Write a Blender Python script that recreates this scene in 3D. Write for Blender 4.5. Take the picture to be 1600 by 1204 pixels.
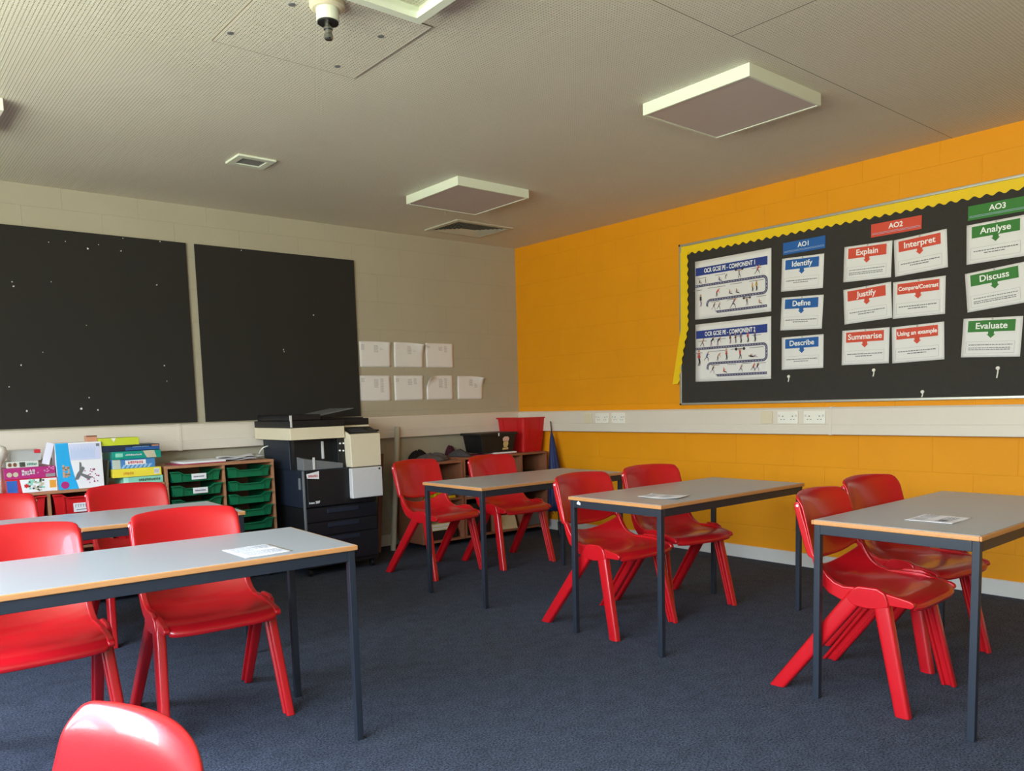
import bpy, bmesh, math, random
from mathutils import Vector, Matrix
random.seed(7)
scene = bpy.context.scene
COL = scene.collection
for o in list(bpy.data.objects):
    bpy.data.objects.remove(o)

# ------------------------------------------------------------------ camera
CAM = Vector((-5.05005, -5.85872, 1.18353))
YAW, PITCH, ROLL = 0.870675, -0.0994726, -0.0282529
F_PX, PY = 1252.776, 753.364
fw = Vector((math.cos(PITCH) * math.cos(YAW), math.cos(PITCH) * math.sin(YAW), math.sin(PITCH)))
rt0 = Vector((math.sin(YAW), -math.cos(YAW), 0.0))
up0 = rt0.cross(fw)
rt = rt0 * math.cos(ROLL) + up0 * math.sin(ROLL)
up = -rt0 * math.sin(ROLL) + up0 * math.cos(ROLL)
cd = bpy.data.cameras.new('camera')
cam = bpy.data.objects.new('camera', cd)
COL.objects.link(cam)
M = Matrix.Identity(4)
for i in range(3):
    M[i][0] = rt[i]; M[i][1] = up[i]; M[i][2] = -fw[i]; M[i][3] = CAM[i]
cam.matrix_world = M
cd.sensor_fit = 'HORIZONTAL'
cd.sensor_width = 36.0
cd.lens = F_PX / 1600 * 36.0
cd.shift_y = (PY - 602.0) / 1600
cd.clip_start = 0.02
scene.camera = cam

# ------------------------------------------------------------------ world: overcast sky above, garden ground below
W = bpy.data.worlds.new('world')
scene.world = W
W.use_nodes = True
nt = W.node_tree
nt.nodes.clear()
wo = nt.nodes.new('ShaderNodeOutputWorld')
bg = nt.nodes.new('ShaderNodeBackground')
tc = nt.nodes.new('ShaderNodeTexCoord')
sx = nt.nodes.new('ShaderNodeSeparateXYZ')
mr = nt.nodes.new('ShaderNodeMapRange')
cr = nt.nodes.new('ShaderNodeValToRGB')
nt.links.new(tc.outputs['Generated'], sx.inputs[0])
nt.links.new(sx.outputs['Z'], mr.inputs['Value'])
mr.inputs['From Min'].default_value = -1.0
mr.inputs['From Max'].default_value = 1.0
nt.links.new(mr.outputs[0], cr.inputs[0])
e = cr.color_ramp.elements
e[0].position = 0.0;  e[0].color = (0.52, 0.565, 0.44, 1)
e[1].position = 1.0;  e[1].color = (0.88, 1.10, 1.42, 1)
for p_, c_ in ((0.36, (0.58, 0.61, 0.49)), (0.455, (0.60, 0.625, 0.51)), (0.495, (0.47, 0.49, 0.41)), (0.525, (0.50, 0.53, 0.46)), (0.58, (0.66, 0.73, 0.74)), (0.66, (0.78, 0.97, 1.22)), (0.76, (0.88, 1.10, 1.42))):
    a = e.new(p_); a.color = c_ + (1,)
nt.links.new(cr.outputs[0], bg.inputs['Color'])
bg.inputs['Strength'].default_value = 9.0
nt.links.new(bg.outputs[0], wo.inputs[0])

# room size; corner of the two seen walls is the origin
H = 2.62
XL, YF = -6.45, -7.7          # window wall and wall behind the camera
WZ0, WZ1 = 0.95, 2.42
WIN = [(-7.3, -5.5), (-5.3, -3.5), (-3.3, -1.75)]
for k, (y0, y1) in enumerate(WIN):
    ld = bpy.data.lights.new('window_portal', 'AREA')
    ld.shape = 'RECTANGLE'
    ld.size = y1 - y0; ld.size_y = WZ1 - WZ0
    ld.cycles.is_portal = True
    lo = bpy.data.objects.new('window_portal', ld)
    COL.objects.link(lo)
    # local -Z points into the room (+x)
    lo.matrix_world = Matrix(((0, 0, -1, XL - 0.13), (-1, 0, 0, (y0 + y1) / 2), (0, 1, 0, (WZ0 + WZ1) / 2), (0, 0, 0, 1)))

scene.view_settings.view_transform = 'Standard'
scene.view_settings.look = 'None'
scene.view_settings.exposure = 1.64
scene.view_settings.gamma = 1.0
scene.view_settings.use_curve_mapping = False
try:
    scene.cycles.use_denoising = True
    scene.cycles.max_bounces = 10
    scene.cycles.diffuse_bounces = 6
    scene.cycles.sample_clamp_indirect = 6
except Exception:
    pass

# ------------------------------------------------------------------ helpers
def lin(r, g, b):
    def c(v):
        v /= 255.0
        return v / 12.92 if v <= 0.04045 else ((v + 0.055) / 1.055) ** 2.4
    return (c(r), c(g), c(b), 1.0)

MATS = {}
def mat(name, rgb, rough=0.6, metal=0.0, spec=0.5, coat=0.0, var=0.0, vscale=20.0, bump=0.0, bscale=200.0, trans=0.0, alpha=1.0):
    if name in MATS:
        return MATS[name]
    m = bpy.data.materials.new(name)
    m.use_nodes = True
    t = m.node_tree
    b = t.nodes['Principled BSDF']
    col = lin(*rgb)
    b.inputs['Base Color'].default_value = col
    b.inputs['Roughness'].default_value = rough
    b.inputs['Metallic'].default_value = metal
    b.inputs['Specular IOR Level'].default_value = spec
    b.inputs['Coat Weight'].default_value = coat
    b.inputs['Transmission Weight'].default_value = trans
    b.inputs['Alpha'].default_value = alpha
    co = t.nodes.new('ShaderNodeTexCoord')
    if var >= 0:
        n = t.nodes.new('ShaderNodeTexNoise')
        n.inputs['Scale'].default_value = vscale
        n.inputs['Detail'].default_value = 4
        t.links.new(co.outputs['Object'], n.inputs['Vector'])
        mx = t.nodes.new('ShaderNodeMix'); mx.data_type = 'RGBA'
        v = max(var, 0.02)
        mx.inputs['A'].default_value = tuple(c * (1 - v) for c in col[:3]) + (1,)
        mx.inputs['B'].default_value = tuple(min(1, c * (1 + v)) for c in col[:3]) + (1,)
        t.links.new(n.outputs['Fac'], mx.inputs['Factor'])
        t.links.new(mx.outputs['Result'], b.inputs['Base Color'])
    if bump > 0:
        n2 = t.nodes.new('ShaderNodeTexNoise')
        n2.inputs['Scale'].default_value = bscale
        n2.inputs['Detail'].default_value = 3
        t.links.new(co.outputs['Object'], n2.inputs['Vector'])
        bp = t.nodes.new('ShaderNodeBump')
        bp.inputs['Strength'].default_value = bump
        bp.inputs['Distance'].default_value = 0.002
        t.links.new(n2.outputs['Fac'], bp.inputs['Height'])
        t.links.new(bp.outputs[0], b.inputs['Normal'])
    MATS[name] = m
    return m

def wood(name, rgb1, rgb2, scale=(2, 40, 40), rough=0.55):
    m = bpy.data.materials.new(name); m.use_nodes = True
    t = m.node_tree; b = t.nodes['Principled BSDF']
    co = t.nodes.new('ShaderNodeTexCoord'); mp = t.nodes.new('ShaderNodeMapping')
    mp.inputs['Scale'].default_value = scale
    n = t.nodes.new('ShaderNodeTexNoise'); n.inputs['Scale'].default_value = 1.5; n.inputs['Detail'].default_value = 6
    mx = t.nodes.new('ShaderNodeMix'); mx.data_type = 'RGBA'
    mx.inputs['A'].default_value = lin(*rgb1); mx.inputs['B'].default_value = lin(*rgb2)
    t.links.new(co.outputs['Object'], mp.inputs[0]); t.links.new(mp.outputs[0], n.inputs['Vector'])
    t.links.new(n.outputs['Fac'], mx.inputs['Factor']); t.links.new(mx.outputs['Result'], b.inputs['Base Color'])
    b.inputs['Roughness'].default_value = rough
    MATS[name] = m
    return m

def blockwork(name, rgb, axis, rough=0.75):
    """painted blockwork: courses of 0.46 x 0.225 m; axis = 'x' or 'y' is the horizontal wall direction"""
    m = bpy.data.materials.new(name); m.use_nodes = True
    t = m.node_tree; b = t.nodes['Principled BSDF']
    co = t.nodes.new('ShaderNodeTexCoord'); sp = t.nodes.new('ShaderNodeSeparateXYZ'); cb = t.nodes.new('ShaderNodeCombineXYZ')
    t.links.new(co.outputs['Object'], sp.inputs[0])
    ad = t.nodes.new('ShaderNodeMath'); ad.operation = 'ADD'; ad.inputs[1].default_value = 0.126 + 9.2
    t.links.new(sp.outputs['X' if axis == 'x' else 'Y'], ad.inputs[0])
    ad2 = t.nodes.new('ShaderNodeMath'); ad2.operation = 'ADD'; ad2.inputs[1].default_value = -0.015 + 0.45
    t.links.new(sp.outputs['Z'], ad2.inputs[0])
    t.links.new(ad.outputs[0], cb.inputs[0]); t.links.new(ad2.outputs[0], cb.inputs[1])
    br = t.nodes.new('ShaderNodeTexBrick')
    br.inputs['Scale'].default_value = 1.0
    br.inputs['Brick Width'].default_value = 0.46; br.inputs['Row Height'].default_value = 0.225
    br.inputs['Mortar Size'].default_value = 0.004; br.inputs['Mortar Smooth'].default_value = 0.6
    br.inputs['Color1'].default_value = (1, 1, 1, 1); br.inputs['Color2'].default_value = (0.90, 0.90, 0.90, 1)
    br.inputs['Mortar'].default_value = (0.0, 0.0, 0.0, 1)
    t.links.new(cb.outputs[0], br.inputs['Vector'])
    n = t.nodes.new('ShaderNodeTexNoise'); n.inputs['Scale'].default_value = 90; n.inputs['Detail'].default_value = 6
    t.links.new(co.outputs['Object'], n.inputs['Vector'])
    mm = t.nodes.new('ShaderNodeMath'); mm.operation = 'MULTIPLY_ADD'
    t.links.new(n.outputs['Fac'], mm.inputs[0]); mm.inputs[1].default_value = 0.5
    t.links.new(br.outputs['Color'], mm.inputs[2])
    bp = t.nodes.new('ShaderNodeBump'); bp.inputs['Strength'].default_value = 0.45; bp.inputs['Distance'].default_value = 0.003
    t.links.new(mm.outputs[0], bp.inputs['Height']); t.links.new(bp.outputs[0], b.inputs['Normal'])
    n2 = t.nodes.new('ShaderNodeTexNoise'); n2.inputs['Scale'].default_value = 3.0; n2.inputs['Detail'].default_value = 8
    t.links.new(co.outputs['Object'], n2.inputs['Vector'])
    c = lin(*rgb)
    mx = t.nodes.new('ShaderNodeMix'); mx.data_type = 'RGBA'
    mx.inputs['A'].default_value = tuple(v * 0.93 for v in c[:3]) + (1,)
    mx.inputs['B'].default_value = tuple(min(1, v * 1.06) for v in c[:3]) + (1,)
    t.links.new(n2.outputs['Fac'], mx.inputs['Factor'])
    mx2 = t.nodes.new('ShaderNodeMix'); mx2.data_type = 'RGBA'; mx2.blend_type = 'MULTIPLY'
    mr_ = t.nodes.new('ShaderNodeMapRange'); mr_.inputs['To Min'].default_value = 0.955; mr_.inputs['To Max'].default_value = 1.0
    t.links.new(br.outputs['Color'], mr_.inputs['Value'])
    mx2.inputs['Factor'].default_value = 1.0
    t.links.new(mx.outputs['Result'], mx2.inputs['A']); t.links.new(mr_.outputs[0], mx2.inputs['B'])
    t.links.new(mx2.outputs['Result'], b.inputs['Base Color'])
    b.inputs['Roughness'].default_value = rough
    b.inputs['Specular IOR Level'].default_value = 0.3
    MATS[name] = m
    return m

def smooth(me, on=True):
    for p in me.polygons:
        p.use_smooth = on

class MB:
    """collects shapes for ONE mesh object"""
    def __init__(self):
        self.v = []; self.f = []; self.mi = []; self.m = 0
    def add(self, vs, fs):
        o = len(self.v)
        self.v += [tuple(p) for p in vs]
        for f in fs:
            self.f.append([o + i for i in f]); self.mi.append(self.m)
        return self
    def box(self, x0, x1, y0, y1, z0, z1):
        if x0 > x1: x0, x1 = x1, x0
        if y0 > y1: y0, y1 = y1, y0
        if z0 > z1: z0, z1 = z1, z0
        return self.add([(x0, y0, z0), (x1, y0, z0), (x1, y1, z0), (x0, y1, z0), (x0, y0, z1), (x1, y0, z1), (x1, y1, z1), (x0, y1, z1)],
                        [(0, 3, 2, 1), (4, 5, 6, 7), (0, 1, 5, 4), (1, 2, 6, 5), (2, 3, 7, 6), (3, 0, 4, 7)])
    def hexa(self, lo, hi):
        """lo, hi: four points each, same order (counter-clockwise from above)"""
        return self.add(list(lo) + list(hi), [(0, 3, 2, 1), (4, 5, 6, 7), (0, 1, 5, 4), (1, 2, 6, 5), (2, 3, 7, 6), (3, 0, 4, 7)])
    def prism(self, pts, axis, a0, a1):
        """closed polygon pts (p,q) extruded along axis from a0 to a1"""
        def P(p, q, a):
            return {'x': (a, p, q), 'y': (p, a, q), 'z': (p, q, a)}[axis]
        n = len(pts)
        vs = [P(p, q, a0) for p, q in pts] + [P(p, q, a1) for p, q in pts]
        fs = [tuple(range(n))[::-1], tuple(range(n, 2 * n))] + [(i, (i + 1) % n, n + (i + 1) % n, n + i) for i in range(n)]
        return self.add(vs, fs)
    def loft(self, rings, cap=True):
        n = len(rings[0]); vs = [p for r in rings for p in r]; fs = []
        for k in range(len(rings) - 1):
            for i in range(n):
                j = (i + 1) % n
                fs.append((k * n + i, k * n + j, (k + 1) * n + j, (k + 1) * n + i))
        if cap:
            fs.append(tuple(range(n))[::-1]); fs.append(tuple(range((len(rings) - 1) * n, len(rings) * n)))
        return self.add(vs, fs)
    def cyl(self, p0, p1, r0, r1=None, n=20):
        r1 = r0 if r1 is None else r1
        p0 = Vector(p0); p1 = Vector(p1); d = (p1 - p0).normalized()
        a = d.orthogonal().normalized(); b = d.cross(a)
        def ring(p, r): return [p + a * (r * math.cos(2 * math.pi * i / n)) + b * (r * math.sin(2 * math.pi * i / n)) for i in range(n)]
        return self.loft([ring(p0, r0), ring(p1, r1)])
    def tube(self, pts, r, n=10):
        pts = [Vector(p) for p in pts]; rings = []
        for i, p in enumerate(pts):
            d = (pts[min(i + 1, len(pts) - 1)] - pts[max(i - 1, 0)]).normalized()
            ref = Vector((0, 0, 1)) if abs(d.z) < 0.9 else Vector((1, 0, 0))
            a = d.cross(ref).normalized(); b = d.cross(a)
            rings.append([p + a * (r * math.cos(2 * math.pi * k / n)) + b * (r * math.sin(2 * math.pi * k / n)) for k in range(n)])
        return self.loft(rings)
    def lathe(self, c, prof, n=28):
        c = Vector(c)
        rings = [[c + Vector((r * math.cos(2 * math.pi * i / n), r * math.sin(2 * math.pi * i / n), z)) for i in range(n)] for r, z in prof]
        return self.loft(rings)
    def quad(self, pts):
        return self.add(pts, [tuple(range(len(pts)))])
    def disc(self, cx, cy, r, z, n=12):
        return self.quad([(cx + r * math.cos(2 * math.pi * i / n), cy + r * math.sin(2 * math.pi * i / n), z) for i in range(n)])
    def bar(self, x0, y0, x1, y1, w, z, w2=None):
        """flat stroke in the local xy plane"""
        d = Vector((x1 - x0, y1 - y0)); L = d.length or 1e-6
        nx, ny = -d.y / L, d.x / L; w2 = w if w2 is None else w2
        return self.quad([(x0 + nx * w / 2, y0 + ny * w / 2, z), (x0 - nx * w / 2, y0 - ny * w / 2, z), (x1 - nx * w2 / 2, y1 - ny * w2 / 2, z), (x1 + nx * w2 / 2, y1 + ny * w2 / 2, z)])
    def build(self, name, m, parent=None, sm=False, bevel=0.0, seg=2, sub=0, solid=0.0):
        me = bpy.data.meshes.new(name)
        me.from_pydata([tuple(v) for v in self.v], [], self.f)
        ms = m if isinstance(m, (list, tuple)) else [m]
        for x in ms: me.materials.append(x)
        for p, k in zip(me.polygons, self.mi):
            p.material_index = min(k, len(ms) - 1)
        bm = bmesh.new(); bm.from_mesh(me)
        if not (self.v and all(abs(v[2] - self.v[0][2]) < 1e-7 for v in self.v)):
            bmesh.ops.recalc_face_normals(bm, faces=bm.faces)
        bm.to_mesh(me); bm.free()
        if sm: smooth(me)
        me.update()
        o = bpy.data.objects.new(name, me)
        COL.objects.link(o)
        if parent is not None: o.parent = parent
        if solid:
            md = o.modifiers.new('thickness', 'SOLIDIFY'); md.thickness = solid; md.offset = -1.0
        if bevel:
            md = o.modifiers.new('bevel', 'BEVEL'); md.width = bevel; md.segments = seg; md.limit_method = 'ANGLE'; md.angle_limit = math.radians(35)
            md.harden_normals = False
            smooth(me)
            md2 = o.modifiers.new('wn', 'WEIGHTED_NORMAL'); md2.keep_sharp = False
        if sub:
            md = o.modifiers.new('sub', 'SUBSURF'); md.levels = sub; md.render_levels = sub
        return o

def tag(o, label=None, cat=None, group=None, kind=None):
    if label: o['label'] = label
    if cat: o['category'] = cat
    if group: o['group'] = group
    if kind: o['kind'] = kind
    return o

def thing(name, label, cat, loc=(0, 0, 0), rz=0.0, group=None, mw=None):
    o = bpy.data.objects.new(name, None)
    COL.objects.link(o)
    o.empty_display_size = 0.1
    if mw is not None: o.matrix_world = mw
    else:
        o.location = loc; o.rotation_euler = (0, 0, rz)
    return tag(o, label, cat, group)

def copy_tree(o, parent=None):
    c = o.copy(); COL.objects.link(c)
    if parent is not None: c.parent = parent
    for ch in list(o.children): copy_tree(ch, c)
    return c

def text_obj(name, body, size, m, parent, x=0, y=0, z=0.001, bold=0.0, align='CENTER', sx_=1.0, extrude=0.0004, maxw=None, rot=None):
    cu = bpy.data.curves.new(name, 'FONT')
    cu.body = body; cu.size = size; cu.align_x = align; cu.align_y = 'CENTER'
    cu.extrude = extrude; cu.offset = bold; cu.resolution_u = 3
    tmp = bpy.data.objects.new(name + '_tmp', cu)
    COL.objects.link(tmp)
    dg = bpy.context.evaluated_depsgraph_get()
    me = bpy.data.meshes.new_from_object(tmp.evaluated_get(dg))
    bpy.data.objects.remove(tmp); bpy.data.curves.remove(cu)
    if maxw and me.vertices:
        w = max(v.co.x for v in me.vertices) - min(v.co.x for v in me.vertices)
        sx_ = min(sx_, maxw / w)
    for v in me.vertices:
        v.co.x *= sx_
    me.materials.clear(); me.materials.append(m)
    o = bpy.data.objects.new(name, me); COL.objects.link(o)
    o.parent = parent; o.location = (x, y, z)
    if rot: o.rotation_euler = rot
    return o

def wallA(x, z, y=-0.004, tilt=0.0):
    m = Matrix(((1, 0, 0, x), (0, 0, -1, y), (0, 1, 0, z), (0, 0, 0, 1)))
    return m @ Matrix.Rotation(tilt, 4, 'Z')
def wallB(y, z, x=-0.004, tilt=0.0):
    m = Matrix(((0, 0, -1, x), (-1, 0, 0, y), (0, 1, 0, z), (0, 0, 0, 1)))
    return m @ Matrix.Rotation(tilt, 4, 'Z')

# ------------------------------------------------------------------ materials
M_red = mat('red_plastic', (186, 17, 26), rough=0.28, spec=0.5, coat=0.25, var=0.05, vscale=6, bump=0.06, bscale=300)
M_redtub = mat('red_tub_plastic', (200, 20, 26), rough=0.4, var=0.04)
M_cap = mat('white_cap', (245, 215, 215), rough=0.3)
M_lam = mat('grey_laminate', (164, 165, 166), rough=0.30, spec=0.45, var=0.03, vscale=400, bump=0.03, bscale=600)
M_edge = wood('beech_edge', (204, 146, 90), (186, 126, 74), (3, 60, 60), 0.4)
M_steel = mat('dark_grey_steel', (34, 40, 49), rough=0.45, spec=0.5, var=0.05)
M_wood = wood('beech_veneer', (182, 130, 94), (160, 108, 76), (2, 30, 30), 0.5)
M_woodd = wood('brown_veneer', (160, 104, 76), (138, 86, 60), (2, 30, 30), 0.5)
M_green = mat('green_plastic', (0, 104, 66), rough=0.4, var=0.05)
M_white = mat('white_plastic', (240, 236, 228), rough=0.45, var=0.02)
M_trunk = mat('trunking_plastic', (222, 212, 200), rough=0.45, var=0.03, vscale=5)
M_skirt = mat('skirting_paint', (214, 212, 206), rough=0.4, var=0.03)
M_cream = mat('cream_plastic', (222, 210, 184), rough=0.5, var=0.02)
M_pgrey = mat('pale_grey_plastic', (206, 204, 204), rough=0.5, var=0.02)
M_black = mat('black_plastic', (17, 18, 21), rough=0.5, var=0.05)
M_navy = mat('dark_blue_plastic', (28, 36, 50), rough=0.5, var=0.05)
M_mgrey = mat('mid_grey_plastic', (112, 114, 116), rough=0.5, var=0.05)
M_paper = mat('white_paper', (232, 230, 232), rough=0.7, var=0.02)
M_ink = mat('grey_print', (120, 120, 126), rough=0.8)
M_inkl = mat('pale_print', (176, 176, 182), rough=0.8)
M_board = mat('black_hessian', (50, 48, 46), rough=0.95, spec=0.15, var=0.30, vscale=320, bump=0.5, bscale=500)
M_alu = mat('aluminium_trim', (186, 186, 180), rough=0.35, metal=0.6, var=0.02)
M_yel = mat('yellow_border_card', (240, 200, 0), rough=0.6, var=0.04)
M_blue = mat('blue_print', (22, 92, 170), rough=0.6)
M_navyp = mat('navy_print', (34, 58, 140), rough=0.6)
M_orange = mat('red_orange_print', (214, 72, 48), rough=0.6)
M_greenp = mat('green_print', (46, 122, 40), rough=0.6)
M_whitep = mat('white_print', (245, 245, 245), rough=0.6)
M_road = mat('slate_print', (78, 76, 112), rough=0.7)
M_lfr = mat('light_frame_paint', (226, 232, 214), rough=0.35, var=0.01)
M_diff = mat('light_diffuser', (196, 182, 178), rough=0.5, var=0.02)
M_dark = mat('dark_void', (18, 16, 14), rough=0.9)
M_chrome = mat('chrome_metal', (150, 150, 146), rough=0.25, metal=1.0)
M_blocka = blockwork('beige_blockwork_paint', (178, 171, 152), 'x')
M_blockb = blockwork('orange_blockwork_paint', (232, 152, 12), 'y', 0.6)
M_wallp = mat('plain_wall_paint', (190, 184, 164), rough=0.8, var=0.05, vscale=2)

def ceiling_mat():
    m = bpy.data.materials.new('dimpled_ceiling_board'); m.use_nodes = True
    t = m.node_tree; b = t.nodes['Principled BSDF']
    co = t.nodes.new('ShaderNodeTexCoord'); sp = t.nodes.new('ShaderNodeSeparateXYZ')
    t.links.new(co.outputs['Object'], sp.inputs[0])
    def mth(op, a, b_=None, c_=None):
        n = t.nodes.new('ShaderNodeMath'); n.operation = op
        for i, q in enumerate((a, b_, c_)):
            if q is None: continue
            if isinstance(q, (int, float)): n.inputs[i].default_value = q
            else: t.links.new(q, n.inputs[i])
        return n.outputs[0]
    P = 2 * math.pi / 0.0138
    s1 = mth('SINE', mth('MULTIPLY', sp.outputs['X'], P)); s2 = mth('SINE', mth('MULTIPLY', sp.outputs['Y'], P))
    g = mth('MULTIPLY', mth('MAXIMUM', s1, 0.0), mth('MAXIMUM', s2, 0.0))
    bp = t.nodes.new('ShaderNodeBump'); bp.inputs['Strength'].default_value = 1.0; bp.inputs['Distance'].default_value = 0.0065
    t.links.new(g, bp.inputs['Height']); t.links.new(bp.outputs[0], b.inputs['Normal'])
    # joints between the boards
    def line(v, at, w):
        return mth('LESS_THAN', mth('ABSOLUTE', mth('SUBTRACT', v, at)), w)
    j = mth('MAXIMUM', line(sp.outputs['Y'], -3.875, 0.0022), mth('MULTIPLY', line(sp.outputs['X'], -2.16, 0.003), mth('LESS_THAN', sp.outputs['Y'], -3.875)))
    n2 = t.nodes.new('ShaderNodeTexNoise'); n2.inputs['Scale'].default_value = 1.2; n2.inputs['Detail'].default_value = 6
    t.links.new(co.outputs['Object'], n2.inputs['Vector'])
    mx = t.nodes.new('ShaderNodeMix'); mx.data_type = 'RGBA'
    mx.inputs['A'].default_value = lin(216, 210, 194); mx.inputs['B'].default_value = lin(230, 225, 210)
    t.links.new(n2.outputs['Fac'], mx.inputs['Factor'])
    mx2 = t.nodes.new('ShaderNodeMix'); mx2.data_type = 'RGBA'
    t.links.new(j, mx2.inputs['Factor']); t.links.new(mx.outputs['Result'], mx2.inputs['A']); mx2.inputs['B'].default_value = lin(138, 132, 116)
    t.links.new(mx2.outputs['Result'], b.inputs['Base Color'])
    b.inputs['Roughness'].default_value = 0.55
    b.inputs['Specular IOR Level'].default_value = 0.35
    return m
M_ceil = ceiling_mat()

def carpet_mat():
    m = bpy.data.materials.new('dark_blue_carpet'); m.use_nodes = True
    t = m.node_tree; b = t.nodes['Principled BSDF']
    co = t.nodes.new('ShaderNodeTexCoord')
    n = t.nodes.new('ShaderNodeTexNoise'); n.inputs['Scale'].default_value = 130; n.inputs['Detail'].default_value = 7; n.inputs['Roughness'].default_value = 0.8
    n2 = t.nodes.new('ShaderNodeTexNoise'); n2.inputs['Scale'].default_value = 14; n2.inputs['Detail'].default_value = 6
    n3 = t.nodes.new('ShaderNodeTexVoronoi'); n3.inputs['Scale'].default_value = 160
    for q in (n, n2, n3): t.links.new(co.outputs['Object'], q.inputs['Vector'])
    r = t.nodes.new('ShaderNodeValToRGB')
    r.color_ramp.elements[0].position = 0.41; r.color_ramp.elements[0].color = lin(30, 35, 44)
    r.color_ramp.elements[1].position = 0.60; r.color_ramp.elements[1].color = lin(90, 97, 112)
    t.links.new(n.outputs['Fac'], r.inputs[0])
    mx = t.nodes.new('ShaderNodeMix'); mx.data_type = 'RGBA'; mx.blend_type = 'MULTIPLY'; mx.inputs['Factor'].default_value = 1.0
    mr_ = t.nodes.new('ShaderNodeMapRange'); mr_.inputs['From Min'].default_value = 0.3; mr_.inputs['From Max'].default_value = 0.7
    mr_.inputs['To Min'].default_value = 0.82; mr_.inputs['To Max'].default_value = 1.12
    t.links.new(n2.outputs['Fac'], mr_.inputs['Value'])
    t.links.new(r.outputs[0], mx.inputs['A']); t.links.new(mr_.outputs[0], mx.inputs['B'])
    t.links.new(mx.outputs['Result'], b.inputs['Base Color'])
    bp = t.nodes.new('ShaderNodeBump'); bp.inputs['Strength'].default_value = 0.8; bp.inputs['Distance'].default_value = 0.004
    t.links.new(n.outputs['Fac'], bp.inputs['Height']); t.links.new(bp.outputs[0], b.inputs['Normal'])
    b.inputs['Roughness'].default_value = 0.95; b.inputs['Specular IOR Level'].default_value = 0.15
    return m
M_carpet = carpet_mat()

# ------------------------------------------------------------------ the room
T = 0.12
def struct(mb, name, m, **k):
    o = mb.build(name, m, **k); o['kind'] = 'structure'; return o
struct(MB().box(XL - T, T, YF - T, T, -0.1, 0), 'floor', M_carpet)
struct(MB().box(XL - T, T, YF - T, T, H, H + 0.1), 'ceiling', M_ceil)
struct(MB().box(XL - T, T, 0, T, 0, H), 'wall_back', M_blocka)
struct(MB().box(0, T, YF, 0, 0, H), 'wall_right', M_blockb)
struct(MB().box(XL, 0, YF - T, YF, 0, H), 'wall_front', M_wallp)
wl = MB().box(XL - T, XL, YF - T, T, 0, WZ0).box(XL - T, XL, YF - T, T, WZ1, H)
edges = [YF] + [q for w in WIN for q in w] + [0]
for k in range(0, len(edges), 2):
    wl.box(XL - T, XL, edges[k], edges[k + 1], WZ0, WZ1)
struct(wl, 'wall_left', M_wallp)
M_glass = mat('window_glass', (255, 255, 255), rough=0.0, alpha=0.06, var=-1)
for k, (y0, y1) in enumerate(WIN):
    fr = MB(); a = 0.045; x0, x1 = XL - 0.09, XL - 0.03
    fr.box(x0, x1, y0, y1, WZ0, WZ0 + a).box(x0, x1, y0, y1, WZ1 - a, WZ1).box(x0, x1, y0, y0 + a, WZ0, WZ1).box(x0, x1, y1 - a, y1, WZ0, WZ1)
    ym = (y0 + y1) / 2
    fr.box(x0, x1, ym - 0.025, ym + 0.025, WZ0, WZ1)
    w = struct(fr, 'window_%d' % (k + 1), M_white)
    MB().box(XL - 0.063, XL - 0.059, y0 + a, y1 - a, WZ0 + a, WZ1 - a).build('pane', M_glass, w)
# skirtings
sk = [(0.0, 0), (0.0, 0.087), (-0.006, 0.093), (-0.016, 0.089), (-0.018, 0)]
struct(MB().prism([(x, z) for x, z in sk], 'y', YF, -0.018), 'baseboard_right', M_skirt)
struct(MB().prism([(y, z) for y, z in sk], 'x', XL, 0.0), 'baseboard_back', M_skirt)
# dado trunking around both walls
tz0, tz1, td = 0.913, 1.094, 0.055
prof = [(0, tz0), (-td + 0.004, tz0), (-td, tz0 + 0.004), (-td, tz0 + 0.062), (-td + 0.002, tz0 + 0.064), (-td + 0.002, tz0 + 0.066), (-td, tz0 + 0.068), (-td, tz1 - 0.012), (-td + 0.012, tz1), (0, tz1)]
struct(MB().prism(prof, 'y', YF, -0.0), 'trim_1', M_trunk)
struct(MB().prism(prof, 'x', XL, -0.056), 'trim_2', M_trunk)
def joint(axis, a, nm):
    p2 = [(0, tz0 - .002), (-td - 0.003, tz0 - .002), (-td - 0.003, tz1 - 0.011), (-td + 0.011, tz1 + 0.003), (0, tz1 + .003)]
    struct(MB().prism(p2, axis, a - 0.011, a + 0.011), nm, M_trunk, bevel=0.001)
joint('x', -3.193, 'trim_3'); joint('y', -3.183, 'trim_4')

# ------------------------------------------------------------------ ceiling fittings
def light_panel(x0, x1, y0, y1, label):
    cx, cy = (x0 + x1) / 2, (y0 + y1) / 2
    t = thing('ceiling_light', label, 'ceiling light', (cx, cy, H), group='square panel lights on the ceiling')
    w, d = (x1 - x0) / 2, (y1 - y0) / 2; h = 0.056
    f = MB()
    f.box(-w, w, -d, -d + 0.012, -h, 0).box(-w, w, d - 0.012, d, -h, 0).box(-w, -w + 0.012, -d + 0.012, d - 0.012, -h, 0).box(w - 0.012, w, -d + 0.012, d - 0.012, -h, 0)
    f.build('frame', M_lfr, t)
    MB().box(-w + 0.012, w - 0.012, -d + 0.012, d - 0.012, -h + 0.003, -h + 0.008).build('diffuser', M_diff, t)
    return t
light_panel(-1.882, -1.282, -3.775, -3.175, 'square white ceiling light nearest the orange wall display, the larger of the two in view')
light_panel(-1.890, -1.290, -1.660, -1.060, 'square white ceiling light near the corner of the room, beside the large air vent')
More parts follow.
